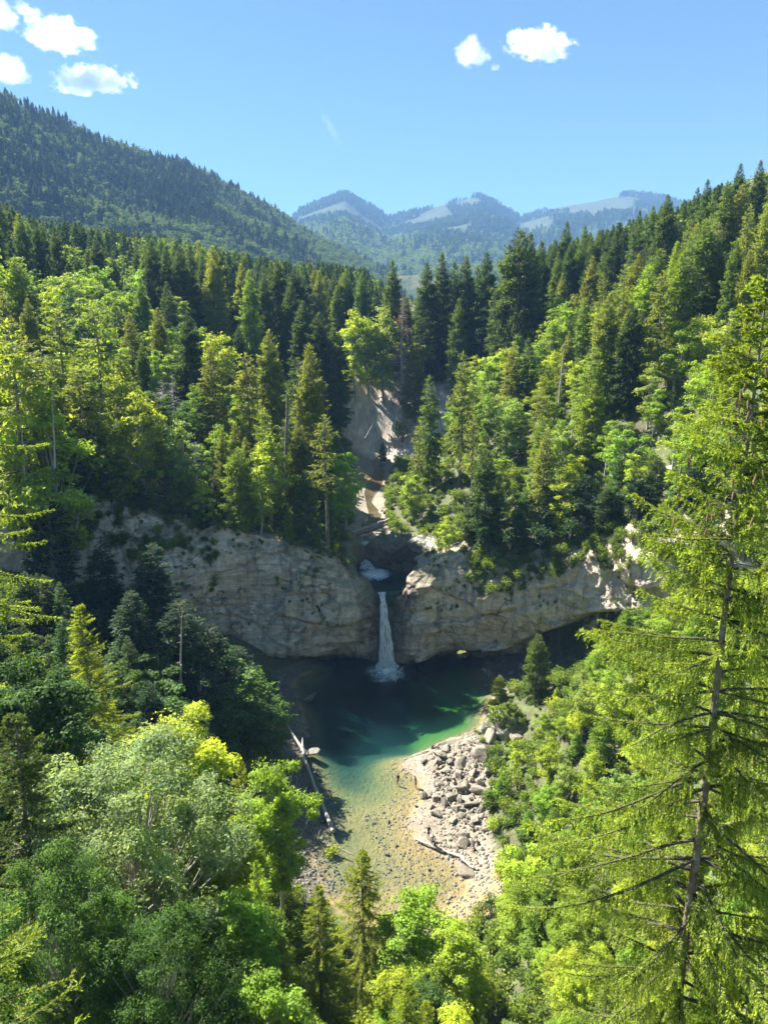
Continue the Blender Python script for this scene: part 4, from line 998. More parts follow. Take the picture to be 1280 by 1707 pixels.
# near side
P('spn', 132, 1006, 55, 'yellow', 'sunlit yellow green spruce standing alone against the dark left slope', 'the lone sunlit spruce', wide=1.05)
P('spn', 400, 1262, 59, 'yellow', 'small yellowish spruce between two leafy trees by the left bank', 'the small yellowish spruce', wide=.8)
P('spn', 604, 1418, 43, 'yellow', 'sunlit spruce at the bottom, its tip over the pool edge', 'the bottom sunlit spruce', wide=1.15)
P('spn', 530, 1476, 39, 'yellow', 'sunlit spruce left of the one whose tip meets the pool edge', wide=1.05)
P('spn', 470, 1560, 36, 'yellow', 'lower yellow green spruce at the bottom left of the sunlit pair', wide=1.1)
P('ald', 690, 1470, 41, 'leaf', 'fresh green leafy tree at the bottom right of the bottom sunlit spruce', wide=1.0)
P('ald', 760, 1530, 38, 'lime', 'light green leafy tree at the bottom centre below the beach', wide=1.0)
P('ash', 205, 1185, 36, 'silver', 'large silvery grey green ash filling the lower left', 'the silvery ash', wide=.95)
P('map', 300, 1150, 47, 'lime', 'yellow green leafy tree rising behind the silvery ash', wide=.95)
P('ash', 70, 1400, 27, 'deep', 'shaded dark leafy tree in the lower left corner area', wide=.75)
P('ash', 250, 1490, 26, 'deep', 'shaded dark green leafy tree below the silvery ash', wide=.75)
P('map', 455, 1245, 53, 'leaf', 'leafy tree at the left bank whose crown covers the end of the driftwood', 'the bank leafy tree', wide=.8)
P('ald', 350, 1330, 46, 'lime', 'light green leafy tree between the silvery ash and the bank')
P('map', 40, 1075, 46, 'deep', 'dark green leafy tree at the left edge beside the lone sunlit spruce', wide=1.1)
P('spn', 20, 1190, 33, 'dark', 'dark spruce at the left edge in front of the silvery ash', wide=1.2)
P('ald', 400, 1480, 36, 'leaf', 'low leafy tree at the bottom between ash and spruces')
P('sp3', 897, 1056, 91, 'green', 'young bluish spruce right of the pool under the overhang', 'the young pool spruce')
P('sp3', 833, 1125, 96, 'yellow', 'tiny yellow green spruce on the mossy outcrop right of the pool', wide=1.3)
# firs and leafy trees on the left slope, shade put into dark tones
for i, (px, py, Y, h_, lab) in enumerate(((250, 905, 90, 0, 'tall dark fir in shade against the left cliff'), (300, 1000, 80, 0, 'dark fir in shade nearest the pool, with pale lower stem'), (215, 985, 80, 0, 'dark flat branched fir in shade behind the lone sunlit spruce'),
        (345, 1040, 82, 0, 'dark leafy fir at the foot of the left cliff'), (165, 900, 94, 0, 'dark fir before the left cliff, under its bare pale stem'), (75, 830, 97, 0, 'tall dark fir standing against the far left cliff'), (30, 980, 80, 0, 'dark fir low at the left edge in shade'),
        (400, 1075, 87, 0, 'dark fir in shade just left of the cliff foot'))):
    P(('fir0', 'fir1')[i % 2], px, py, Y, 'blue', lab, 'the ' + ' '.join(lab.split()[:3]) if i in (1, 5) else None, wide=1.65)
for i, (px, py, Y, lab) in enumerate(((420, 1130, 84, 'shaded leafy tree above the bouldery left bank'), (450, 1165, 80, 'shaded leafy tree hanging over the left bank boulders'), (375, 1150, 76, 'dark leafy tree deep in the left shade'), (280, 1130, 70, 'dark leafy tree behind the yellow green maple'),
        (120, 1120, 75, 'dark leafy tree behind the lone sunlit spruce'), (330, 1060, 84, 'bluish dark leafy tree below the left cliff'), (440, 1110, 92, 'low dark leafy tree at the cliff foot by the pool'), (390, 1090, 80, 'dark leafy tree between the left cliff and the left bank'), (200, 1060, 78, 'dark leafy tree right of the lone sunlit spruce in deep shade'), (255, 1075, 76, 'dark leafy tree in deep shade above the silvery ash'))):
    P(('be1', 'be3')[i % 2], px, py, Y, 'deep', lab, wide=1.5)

# ---------------------------------------------------------------- planting: the rest of the wood, thinned by distance between stems
rng = np.random.RandomState(77)
taken = [(t['x'], t['y']) for t in TREES]
def scattered(x0, x1, y0, y1, step, ok, seed):
    g = np.random.RandomState(seed); gx, gy = np.meshgrid(np.arange(x0, x1, step), np.arange(y0, y1, step))
    x = gx.ravel() + g.rand(gx.size) * step * .95; y = gy.ravel() + g.rand(gx.size) * step * .95
    k = ok(x, y); return x[k], y[k]
def in_frame(x, y, z, mx=70, my=90):
    px, py, d = project((x, y, z)); return (px > -mx) & (px < 1280 + mx) & (py < 1707 + my) & (d > 1)
def okwood(x, y):
    z = height(x, y)
    a = in_frame(x, y, z, 110) & (y > np.interp(x, CX, CY) + .8) & ~inpoly(x, y, UPPOOL * 1.0)
    a &= (stream_d(x, y) > 6.5 + 3 * sstep(160, 185, y)) & (scar_mask(x, y) < .15)
    a &= ~((np.abs(x - 1) < 13) & (y < 136)) & ~((x > -14) & (x < 19) & (y > 184) & (y < 217)) & ~((x > 0) & (x < 15) & (y > 160) & (y < 190))
    a &= ~((np.abs(x + 222) < 22) & (y > 455) & (y < 530))
    a &= ~((x > -.072 * y) & (x < .098 * y) & (y > 136) & (y < 218))
    a &= ~((x > -46) & (x < -8) & (y > 184) & (y < 236)) & ~((x > -14) & (x < 24) & (y > 214) & (y < 236))
    # the way the stream is seen from the front stays open
    a &= ~((np.abs(x + 1.5) < 10) & (y < 165))
    return a
tx = np.array([q[0] for q in taken]); ty = np.array([q[1] for q in taken])
wx, wy = [], []
for y0, y1, st, sd_ in ((72, 165, 6.0, 1), (165, 250, 6.4, 2), (250, 560, 7.2, 3)):
    x, y = scattered(-310, 310, y0, y1, st, okwood, sd_)
    far = np.array([np.min(np.hypot(a - tx, b - ty)) > 3.2 for a, b in zip(x, y)]); wx.append(x[far]); wy.append(y[far])
wx, wy = np.concatenate(wx), np.concatenate(wy); wz = ground_top(wx, wy)
mixn = fbm2(wx, wy, 28, 3, 81) + rng.randn(len(wx)) * .16
conif = mixn > np.where(wx > 20, .10, .0) - .35 * ((wy > 205) & (np.abs(wx) < 75)) + .10 * (wy > 240) * (wy < 380)
hh = np.where(conif, rng.uniform(15, 25, len(wx)), rng.uniform(10, 17, len(wx)))
hh *= np.where(wy < 165, .82, 1.0) * np.where((wy > 205) & (wy < 260) & (np.abs(wx) < 80), 1.25, 1.0) * np.where(wx > 60, .95, 1.0)
hh = np.where((wx > -34) & (wx < -5) & (wy > 158) & (wy < 192), hh * .5, hh)
# nothing may rise over the photograph's own skyline of the far ridge and slope
SKY = np.array([(-200,325),(0,330),(60,362),(150,372),(300,392),(450,428),(600,440),(660,478),(705,500),(830,475),(870,402),(950,392),(1030,372),(1100,345),(1160,325),(1230,292),(1500,262)], float)
px, py, dd = project((wx, wy, wz + hh)); lim = np.interp(px, SKY[:, 0], SKY[:, 1]) + rng.rand(len(wx)) * 16
pb = project((wx, wy, wz))[1]
fit = np.where(py < lim, (pb - lim) / np.maximum(pb - py, 1), 1.0)
hh = hh * np.clip(fit, 0, 1); keep = hh > 5.5
wx, wy, wz, hh, conif = wx[keep], wy[keep], wz[keep], hh[keep], conif[keep]
app = hh / np.hypot(wx, wy)
rest = []
for cf in (True, False):
    ids = np.where(conif == cf)[0]; ids = ids[np.argsort(-app[ids])]
    have = sum(1 for t in TREES if K[t['key']].name == ('spruce_tree' if cf else 'beech_tree'))
    nmax = (292 if cf else 190) - have
    for c, i in enumerate(ids):
        x, y, h_ = wx[i], wy[i], hh[i]
        if c >= nmax: rest.append(i); continue
        right = x > 12 and y < 230
        if cf:
            key = rng.choice(['sp0', 'sp1', 'sp2', 'sp4', 'sp3'], p=[.30, .26, .2, .1, .14]) if y < 200 else rng.choice(['sp0', 'sp1'])
            if y < 170 and rng.rand() < .3: key = rng.choice(['fir0', 'fir1'])
            tone = rng.choice(['olive', 'bright', 'green', 'yellow'], p=[.4, .25, .25, .1]) if y < 175 else rng.choice(['dark', 'green', 'olive'], p=[.5, .3, .2])
        else:
            key = rng.choice(['be0', 'be1', 'be2', 'be3']); tone = rng.choice(['leaf', 'lime', 'pale', 'deep'], p=[.36, .34, .2, .1])
        plant(key, x, y, h_, str(tone), z=wz[i])
rest = np.array(rest)

# near slopes below the cliff, left bank and right bank
def oklow(x, y):
    z = height(x, y)
    a = in_frame(x, y, z + 3, 60, 500) & ~above_cliff(x, y, -3) & (z > 1.0) & ~inpoly(x, y, BEACH)
    a &= (np.hypot(x, y) > 24) & ~((x > 9) & (x < 12.4) & (y > 62) & (y < 90)) & ~((x > 9) & (x < 21) & (y > 82)) & ~((x > -18) & (x < 2) & (y > 50))
    # keep the open view over the bottom centre to the pool
    a &= ~((np.abs(x - 1) < 9) & (y > 44))
    return a
xa, ya = scattered(-75, 2, 22, 110, 4.4, oklow, 5); xb, yb = scattered(2, 80, 22, 100, 3.3, oklow, 15); x, y = np.concatenate([xa, xb]), np.concatenate([ya, yb])
far = np.array([np.min(np.hypot(a - tx, b - ty)) > 2.6 for a, b in zip(x, y)]); x, y = x[far], y[far]; z = height(x, y)
for a, b, c in zip(x, y, z):
    pxx, pyy, _ = project((a, b, c))
    if a > 4:
        h_ = rng.uniform(3.5, 8.5)
        if b < 30: h_ = min(h_, 5)
        key = rng.choice(['be1', 'be3', 'be0', 'sp3']) if b > 45 else rng.choice(['ald', 'map', 'spn'], p=[.5, .3, .2]); tone = rng.choice(['lime', 'leaf', 'yellow', 'pale'], p=[.45, .25, .15, .15])
    else:
        h_ = rng.uniform(6, 11)
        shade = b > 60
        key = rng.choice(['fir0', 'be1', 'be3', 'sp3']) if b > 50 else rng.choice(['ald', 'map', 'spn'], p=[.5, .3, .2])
        tone = rng.choice(['blue', 'deep', 'dark']) if shade else rng.choice(['leaf', 'deep', 'lime'])  # slope shade put into leaf colour by darker tones
    # tips stay under the photograph's edge of this foliage
    lim = np.interp(pxx, [0, 120, 300, 430, 500, 560, 640, 760, 830, 905, 960, 1040, 1280], [1120, 1190, 1150, 1170, 1250, 1430, 1440, 1500, 1300, 1160, 1120, 1010, 930])
    if b > 60 and a < 0: lim = np.interp(pxx, [0, 100, 250, 400, 480, 520], [940, 960, 980, 1080, 1180, 1300])
    tip = project((a, b, c + h_))[1]
    if tip < lim: h_ *= (pyy - lim) / max(1e-3, pyy - tip)
    if h_ < 1.6: continue
    plant(str(key), a, b, h_, str(tone), z=c)
# firs and bushes on the right overhang's rim, shade put into their tones
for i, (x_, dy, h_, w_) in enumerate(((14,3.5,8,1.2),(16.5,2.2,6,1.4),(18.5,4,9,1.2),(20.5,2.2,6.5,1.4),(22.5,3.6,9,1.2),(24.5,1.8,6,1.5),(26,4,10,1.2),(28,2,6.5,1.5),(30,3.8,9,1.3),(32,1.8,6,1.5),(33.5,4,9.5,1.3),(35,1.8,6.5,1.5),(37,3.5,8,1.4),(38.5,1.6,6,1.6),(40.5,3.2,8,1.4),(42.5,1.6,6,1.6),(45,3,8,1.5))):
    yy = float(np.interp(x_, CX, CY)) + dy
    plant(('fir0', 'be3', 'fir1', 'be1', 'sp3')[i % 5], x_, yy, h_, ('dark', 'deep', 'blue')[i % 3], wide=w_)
for i, (x_, dy, h_) in enumerate(((-52,2.5,8),(-47,1.6,6),(-42,2.6,8),(-38,1.4,5),(-33,2.4,7),(-29,1.4,4.5))):
    yy = float(np.interp(x_, CX, CY)) + dy
    plant(('fir0', 'be3', 'sp3')[i % 3], x_, yy, h_, ('dark', 'deep', 'blue')[i % 3], wide=1.4)
# shrubs along the rims and over ledges
for i, (px, py, Y, w_, tone, lab) in enumerate(((330, 862, 110.8, 1.9, 'deep', 'dark shrub hanging over the left cliff rim'), (250, 800, 110, 2.4, 'deep', 'large dark shrub on the left cliff brow'), (190, 790, 109.6, 2.3, 'deep', 'dark shrub on the brow left of the larger one'),
        (525, 955, 113, 1.2, 'deep', 'dark shrub hanging on the rock left of the waterfall'), (585, 935, 114.4, 1.0, 'leaf', 'small bright shrub at the ravine edge left of the upper pool'), (560, 915, 114.5, 1.1, 'lime', 'bright shrub on the rim above the dark hanging one'),
        (500, 905, 113.6, 1.0, 'leaf', 'green shrub on the rim below the very small bright spruce'), (640, 892, 128.6, 1.3, 'leaf', 'green shrub on top of the ravine wall behind the dome'), (675, 885, 127, 1.2, 'leaf', 'green shrub right on top of the ravine wall'),
        (850, 905, 107, 2.3, 'blue', 'dark shrub over the right cliff rim, left one'), (900, 895, 104, 2.6, 'blue', 'large dark shrub draping the right cliff rim'), (950, 885, 101, 2.4, 'blue', 'dark shrub on the right cliff rim beside the pale rock'), (810, 890, 110.5, 2.0, 'deep', 'dark green shrub under the dark young spruce'),
        (818, 1168, 95, 1.4, 'yellow', 'yellow green shrub at the water edge by the mossy outcrop'), (826, 1192, 92.5, 1.2, 'lime', 'bright low shrub in front of the mossy outcrop'), (860, 1155, 95, 1.8, 'olive', 'olive shrub on top of the mossy outcrop'), (550, 1390, 66, 1.1, 'lime', 'small bright shrub at the lower end of the driftwood trunk'),
        (828, 1290, 77, 1.5, 'lime', 'bright shrub at the upper right edge of the boulder heap'), (835, 1335, 72, 1.7, 'leaf', 'green shrub at the right edge of the boulder heap'), (822, 1385, 67.5, 1.5, 'lime', 'light shrub at the lower right edge of the boulder heap'), (835, 1450, 61, 1.6, 'lime', 'light shrub right of the mossy undercut boulder'), (860, 1265, 80, 1.9, 'lime', 'bright shrub right of the boulder heap'), (840, 1300, 75, 1.7, 'leaf', 'green shrub beside the boulder heap, lower one'), (920, 1200, 84, 2.3, 'lime', 'bright shrub behind the mossy outcrop'), (850, 1420, 62, 1.8, 'lime', 'light green shrub beside the seated bathers'),
        (700, 965, 111.6, 1.1, 'deep', 'small dark shrub on the rock dome'))):
    p = at(px, py, Y); plant(('sh0', 'sh1')[i % 2], p[0], p[1], w_ * 1.5, tone, label=lab, z=(p[2] - w_ * .35 if p[1] > 100 else None))

# ---------------------------------------------------------------- woods nobody could count: instanced on points
def combo(name, key, mats):
    k = K[key]; mb = MB()
    for me, mi in ((k.trunk, 0), (k.crown, 1)):
        v = np.empty(len(me.vertices) * 3, np.float32); me.vertices.foreach_get('co', v)
        f = np.empty(len(me.loops), np.int32); me.loops.foreach_get('vertex_index', f)
        t = np.empty(len(me.vertices), np.float32); me.attributes['tip'].data.foreach_get('value', t)
        mb.add(v, f, mi, t)
    return mb.mesh(name, mats)
def scatter(name, pts, meshes):
    pts = np.asarray(pts, float)            # x y z scale rot idx
    me = bpy.data.meshes.new(name); me.vertices.add(len(pts)); me.vertices.foreach_set('co', pts[:, :3].astype(np.float32).ravel())
    for nm, c in (('scl', 3), ('rot', 4), ('idx', 5)):
        a = me.attributes.new(nm, 'FLOAT', 'POINT'); a.data.foreach_set('value', pts[:, c].astype(np.float32))
    o = link(name, me); o['kind'] = 'stuff'
    ng = bpy.data.node_groups.new(name, 'GeometryNodeTree')
    ng.interface.new_socket('Geometry', in_out='INPUT', socket_type='NodeSocketGeometry'); ng.interface.new_socket('Geometry', in_out='OUTPUT', socket_type='NodeSocketGeometry')
    nd, lk = ng.nodes, ng.links; gi = nd.new('NodeGroupInput'); go = nd.new('NodeGroupOutput'); jn = nd.new('GeometryNodeJoinGeometry')
    def na(nm):
        a = nd.new('GeometryNodeInputNamedAttribute'); a.data_type = 'FLOAT'; a.inputs['Name'].default_value = nm; return a.outputs['Attribute']
    sc_, ro, ix = na('scl'), na('rot'), na('idx')
    cx = nd.new('ShaderNodeCombineXYZ'); lk.new(ro, cx.inputs['Z'])
    for i, m_ in enumerate(meshes):
        src = bpy.data.objects.new(name + '_source', m_)       # never linked: only feeds the node
        oi = nd.new('GeometryNodeObjectInfo'); oi.inputs['Object'].default_value = src; oi.inputs['As Instance'].default_value = True
        cp = nd.new('FunctionNodeCompare'); cp.data_type = 'FLOAT'; cp.operation = 'EQUAL'; lk.new(ix, cp.inputs[0]); cp.inputs[1].default_value = float(i); cp.inputs['Epsilon'].default_value = .1
        ip = nd.new('GeometryNodeInstanceOnPoints'); lk.new(gi.outputs[0], ip.inputs['Points']); lk.new(cp.outputs[0], ip.inputs['Selection']); lk.new(oi.outputs['Geometry'], ip.inputs['Instance'])
        lk.new(cx.outputs[0], ip.inputs['Rotation']); lk.new(sc_, ip.inputs['Scale']); lk.new(ip.outputs[0], jn.inputs[0])
    lk.new(jn.outputs[0], go.inputs[0])
    md = o.modifiers.new('scatter', 'NODES'); md.node_group = ng
    return o
FAR = [combo('far_' + k_, k_, [M_bark, mt]) for k_, mt in (('fs0', M_farneedle), ('fs1', M_farneedle), ('fb0', M_farleaf), ('fb1', M_farleaf))]
HILL = [combo('hill_' + k_, k_, [M_bark, mt]) for k_, mt in (('fs0', M_hillneedle), ('fs1', M_hillneedle), ('fb0', M_hillleaf), ('fb1', M_hillleaf))]
FH = [26, 28, 20, 17]
pts = []
for i in rest:
    v = rng.randint(2) if conif[i] else 2 + rng.randint(2); pts.append((wx[i], wy[i], wz[i] - .2, hh[i] / FH[v], rng.rand() * 6.28, v))
scatter('woodland', pts, FAR)
# left mountain
g = np.random.RandomState(6); Ra = []
r_, a_ = np.meshgrid(np.arange(575, 1560, 8.0), np.linspace(-.62, .2, 110))
n_ = 26000; rad = np.sqrt(g.rand(n_) * (1600 ** 2 - 575 ** 2) + 575 ** 2); az_ = g.uniform(-.60, .10, n_)
x, y = rad * np.sin(az_), rad * np.cos(az_); z = mount_one(x, y, MTS[0]); z1 = mountains(x, y)
okm = (z > 56) & (z >= z1 - .1)
x, y, z = x[okm], y[okm], z[okm]; rr = np.hypot(x, y)
el = (z - 60) / 380
cf = (fbm2(x, y, 140, 3, 91) * 1.1 + g.randn(len(x)) * .22 + el * .8 - .52) > .0
v = np.where(cf, g.randint(0, 2, len(x)), 2 + g.randint(0, 2, len(x)))
s = np.where(cf, g.uniform(.42, .78, len(x)), g.uniform(.5, .85, len(x)))
gap = fbm2(x, y, 90, 3, 97); s = s * (1 + .35 * fbm2(x, y, 45, 2, 98)); kk = gap + .35 * g.rand(len(x)) > -.30; x, y, z, s, v = x[kk], y[kk], z[kk], s[kk], v[kk]
scatter('mountain_forest', np.stack([x, y, z - .5, s, g.rand(len(x)) * 6.28, v], -1), HILL)
# far mountains: same trees, much fewer blades, only where no pasture lies
k_ = conifer(51, 24, .03, 4.2, 2.6, 5, .4, .3, 2.6, .55, .2, kw=.6, one=True, low_dead=False); mbx = MB()
for q in k_:
    for v_, f_, m_, t_ in zip(q.v, q.f, q.m, q.t): pass
FS = []
kind('ff', 'spruce_tree', k_, 24, M_bark, M_farneedle, 'spruce'); FS.append(combo('far_spire', 'ff', [M_bark, M_farneedle]))
kind('fg', 'beech_tree', broadleaf(52, 18, .02, 7.0, 9, 16, 2.6, seg=4, crad=.42), 18, M_pale, M_farleaf, 'beech'); FS.append(combo('far_round', 'fg', [M_pale, M_farleaf]))
n_ = 36000; az_ = g.uniform(-.20, .62, n_); rad = np.sqrt(g.rand(n_) * (4450 ** 2 - 1500 ** 2) + 1500 ** 2)
x, y = rad * np.sin(az_), rad * np.cos(az_)
fx, fy = x, y; rr = np.hypot(x, y)
pm = np.zeros(len(x))
for q in PAST: pm = np.maximum(pm, patch(*q))
pm = np.maximum(pm, .9 * sstep(.22, .28, fbm2(x, y, 260, 4, 71, .55)) * sstep(2300, 2700, rr)); pm = np.maximum(pm, patch(690, 438, 1500, 90, 230))
z = mountains(x, y); okm = (pm < .35 + .3 * g.rand(len(x))) & (z > 60)
x, y, z = x[okm], y[okm], z[okm]
cf = (fbm2(x, y, 260, 3, 93) + g.randn(len(x)) * .2 + (z - 350) / 500) > 0
scatter('distant_forest', np.stack([x, y, z - 1, g.uniform(.6, 1.15, len(x)), g.rand(len(x)) * 6.28, np.where(cf, 0, 1)], -1), FS)
# undergrowth
UN = [combo('under_a', 'sh0', [M_bark, M_under]), combo('under_b', 'sh1', [M_bark, M_under])]
def okund(x, y):
    z = height(x, y)
    a = in_frame(x, y, z + .5, 40, 250) & (z > .8) & ~inpoly(x, y, UPPOOL) & (stream_d(x, y) > 3.6 + 2.2 * sstep(160, 185, y)) & (scar_mask(x, y) < .25)
    low = y < np.interp(x, CX, CY) + .6
    a &= ~(low & inpoly(x, y, BEACH))  & ~((y > 104) & low)
    a &= ~((x > 9) & (x < 11.8) & (y > 62) & (y < 90) & low) & ~((np.hypot((x - 16.6) / 3.6, (y - 87.6) / 2.9) < 1) & low) & (np.hypot(x, y) > 14)
    return a
x, y = scattered(-80, 85, 12, 118, 1.4, lambda a, b: okund(a, b) & (b < np.interp(a, CX, CY)), 7); x2, y2 = scattered(-130, 130, 72, 240, 2.3, okund, 8)
k2 = (y2 >= 118) | (y2 > np.interp(x2, CX, CY) + .6); x = np.concatenate([x, x2[k2]]); y = np.concatenate([y, y2[k2]]); z = ground_top(x, y)
sc_ = np.where(y < 118, g.uniform(.5, 1.15, len(x)), g.uniform(.7, 1.5, len(x)))
# tufts and small bushes rooted on ledges of the rock face
cp = CLP[: CNU * CNV]; sel = (g.rand(len(cp)) < .05) & (fbm(cp * np.array([.16, .16, .3]), 3, 141) > .12) & (cp[:, 2] > np.where(cp[:, 0] > 6, 9, 6)) & (np.abs(cp[:, 0]) < 46) & (np.abs(cp[:, 0] - .5) > 4)
cp = cp[sel]
cap = CLP[CNU * CNV:]; sel = (g.rand(len(cap)) < np.where(cap[:, 0] > 12, .085, .03)) & (np.abs(cap[:, 0]) < 52) & ((cap[:, 0] > 10) | (cap[:, 0] < -5)); cap = cap[sel]
face = CLP[: CNU * CNV].reshape(CNV, CNU, 3); tn = np.repeat(np.linspace(0, 1, CNV)[:, None], CNU, 1); fxx = face[..., 0]
drape = fbm(face.reshape(-1, 3) * np.array([.13, .13, .2]), 3, 151).reshape(CNV, CNU)
dm = ((fxx > 13) & (fxx < 46) & (tn > .80 - .16 * drape)) | ((fxx < -27) & (fxx > -60) & (tn > .80 - .7 * drape)) | ((fxx < -6) & (fxx > -27) & (tn > .97 - .10 * drape))
cap = np.concatenate([cap, face[dm & (g.rand(CNV, CNU) < .10)]])
sc_ = np.where((np.hypot(x - 16.6, y - 88) < 7.5) & (y < 100), sc_ * .42, sc_)
x = np.concatenate([x, cp[:, 0], cap[:, 0]]); y = np.concatenate([y, cp[:, 1] - .1, cap[:, 1]]); z = np.concatenate([z, cp[:, 2], cap[:, 2]]); sc_ = np.concatenate([sc_, g.uniform(.12, .42, len(cp)), np.where((cap[:, 0] > 12) | (cap[:, 0] < -27), g.uniform(.45, 1.15, len(cap)), g.uniform(.2, .6, len(cap)))])
scatter('undergrowth', np.stack([x, y, z - .1, sc_, g.rand(len(x)) * 6.28, g.randint(0, 2, len(x))], -1), UN)
# ---------------------------------------------------------------- the big spruce close to the camera and its neighbours at the edges
def place_near(name, x, y, zb, parts, tone, label, cat='spruce', barkm=None):
    r = link(name, None, None, (x, y, zb)); tag(r, label, cat)
    t = link('trunk', parts[0].mesh(name + '_trunk', [barkm or M_trunkn], True), r)
    b = link('branches', parts[1].mesh(name + '_branches', [M_twig], True), r)
    c = link('foliage', parts[2].mesh(name + '_foliage', [M_nearneedle]), r); c.color = (*{'yellow': (.190, .255, .044), 'bright': (.150, .225, .044)}[tone], 1)
    return r
M_twig = bark_mat('twig_bark', (.045, .038, .026), (.09, .08, .05), 9, .0)
M_trunkn = bark_mat('lichen_bark', (.12, .09, .06), (.22, .175, .125), 7)
hz0 = 27.0
hero = place_near('spruce_tree', 8.62, 17.0, hz0, near_spruce(101, 28.4, 4.9, 6.0, CAMZ, math.atan2(-17, -8.6), .44, 5, .095, dens=22, hangl=.62, tr=.16), 'yellow', 'big near spruce with drooping sprays and pale stem filling the right side')
g = np.random.RandomState(9)
cone = MB(); u = np.linspace(0, 1, 9)
for j in range(9):
    for k_ in range(7):
        a = k_ * .898 + j * .45; r0 = .021 * math.sin(math.pi * (.12 + .8 * u[j])) ** .7; zz = -.15 * u[j]
        kites(cone, np.array([[math.cos(a) * r0 * .55, math.sin(a) * r0 * .55, zz]]), np.array([[math.cos(a) * .5, math.sin(a) * .5, -1.0]]), np.array([[-math.sin(a), math.cos(a), 0]]), .034, .026)
tube(cone, [(0, 0, .01), (0, 0, -.05), (0, 0, -.11), (0, 0, -.155)], [.008, .018, .015, .004], 6)
cone_me = cone.mesh('cone', [M_cone])
for i in range(46):
    zz = 28.4 - g.uniform(.6, 5.6); a = g.uniform(2.0, 5.6); rr_ = g.uniform(.15, .30 + .28 * (28.4 - zz))
    c = link('cone', cone_me, hero, (rr_ * math.cos(a), rr_ * math.sin(a), zz - .15 - rr_ * .12)); s_ = g.uniform(.9, 1.35); c.scale = (s_, s_, s_); c.rotation_euler = (g.randn() * .15, g.randn() * .15, g.rand() * 6)
place_near('spruce_tree', -16.6, 26.0, 38.0, near_spruce(102, 24.0, 3.9, 4.0, CAMZ, None, .6, 4, .11, dens=11, hangl=.4, flat=.25), 'yellow', 'spruce outside the left edge reaching in with sunlit bough tips')
place_near('spruce_tree', -8.3, 11.4, 28.0, near_spruce(103, 17.2, 3.3, 7.0, CAMZ, None, .34, 5, .075, dens=15, hangl=.34, flat=.45), 'yellow', 'near spruce in the bottom left corner with yellow green bough tips')
place_near('spruce_tree', 11.6, 15.0, 27.0, near_spruce(104, 19.0, 3.3, 4.0, CAMZ, None, .40, 5, .08, dens=13, hangl=.36, flat=.3), 'bright', 'near spruce in the bottom right corner behind the big pale stem')
place_near('spruce_tree', 17.5, 27.0, 29.0, near_spruce(105, 25.0, 4.2, 3.0, CAMZ, None, .55, 5, .12, dens=10, hangl=.42, flat=.15), 'bright', 'spruce at the right edge behind the big near spruce')

# ---------------------------------------------------------------- rocks
def rock_mesh(name, seed, mat, flat=.7, n=13):
    g = np.random.RandomState(seed); bm = bmesh.new()
    for v in unit(g.randn(n, 3)): bm.verts.new(v * g.uniform(.75, 1.1) * np.array([1, .78, flat]))
    bmesh.ops.convex_hull(bm, input=bm.verts)
    for v in [v for v in bm.verts if not v.link_faces]: bm.verts.remove(v)
    bmesh.ops.bevel(bm, geom=bm.edges[:], offset=.06, segments=1, affect='EDGES')
    bmesh.ops.triangulate(bm, faces=bm.faces[:])
    bmesh.ops.subdivide_edges(bm, edges=bm.edges[:], cuts=1, use_grid_fill=True)
    co = np.array([v.co[:] for v in bm.verts]); d = fbm(co * 2.2 + seed, 3, seed) * .10
    for v, q in zip(bm.verts, d): v.co *= 1 + q
    me = bpy.data.meshes.new(name); bm.to_mesh(me); bm.free(); me.materials.append(mat); return me
PR = [rock_mesh('boulder', 200 + i, M_beachrock, (.55, .7, .85, .45, .65)[i % 5]) for i in range(10)]
DR = [rock_mesh('boulder', 230 + i, M_darkrock, (.5, .65, .8, .4)[i % 4]) for i in range(8)]
ROCKS = []
def rock(x, y, s, meshes, g, sink=.3, z=None, tilt=.35, label=None, group=None):
    zz = float(height([x], [y])[0]) if z is None else z
    o = link('boulder', meshes[g.randint(len(meshes))], None, (x, y, zz + s * (.45 - sink)))
    o.rotation_euler = (g.randn() * tilt, g.randn() * tilt, g.rand() * 6.28); o.scale = (s * g.uniform(.8, 1.25), s * g.uniform(.8, 1.2), s * g.uniform(.7, 1.1))
    o['category'] = 'boulder'; ROCKS.append(dict(o=o, x=x, y=y, z=zz, s=s, label=label, group=group, pale=meshes is PR)); return o
g = np.random.RandomState(17)
placed = []
def fill_rocks(poly, n, smin, smax, meshes, group, sink=.3, lift=None, tries=40, overlap=.75, pw=2.0):
    poly = np.array(poly); lo, hi = poly.min(0), poly.max(0); c = 0
    for _ in range(n * tries):
        x, y = g.uniform(lo[0], hi[0]), g.uniform(lo[1], hi[1])
        if not inpoly(np.array([x]), np.array([y]), poly)[0]: continue
        s = smin + (smax - smin) * g.rand() ** pw
        if any(math.hypot(x - a, y - b) < (s + r_) * overlap for a, b, r_ in placed): continue
        placed.append((x, y, s)); c += 1
        z = float(height([x], [y])[0]) + (lift(x, y) if lift else 0)
        rock(x, y, s, meshes, g, sink, z=z, group=group)
        if c >= n: break
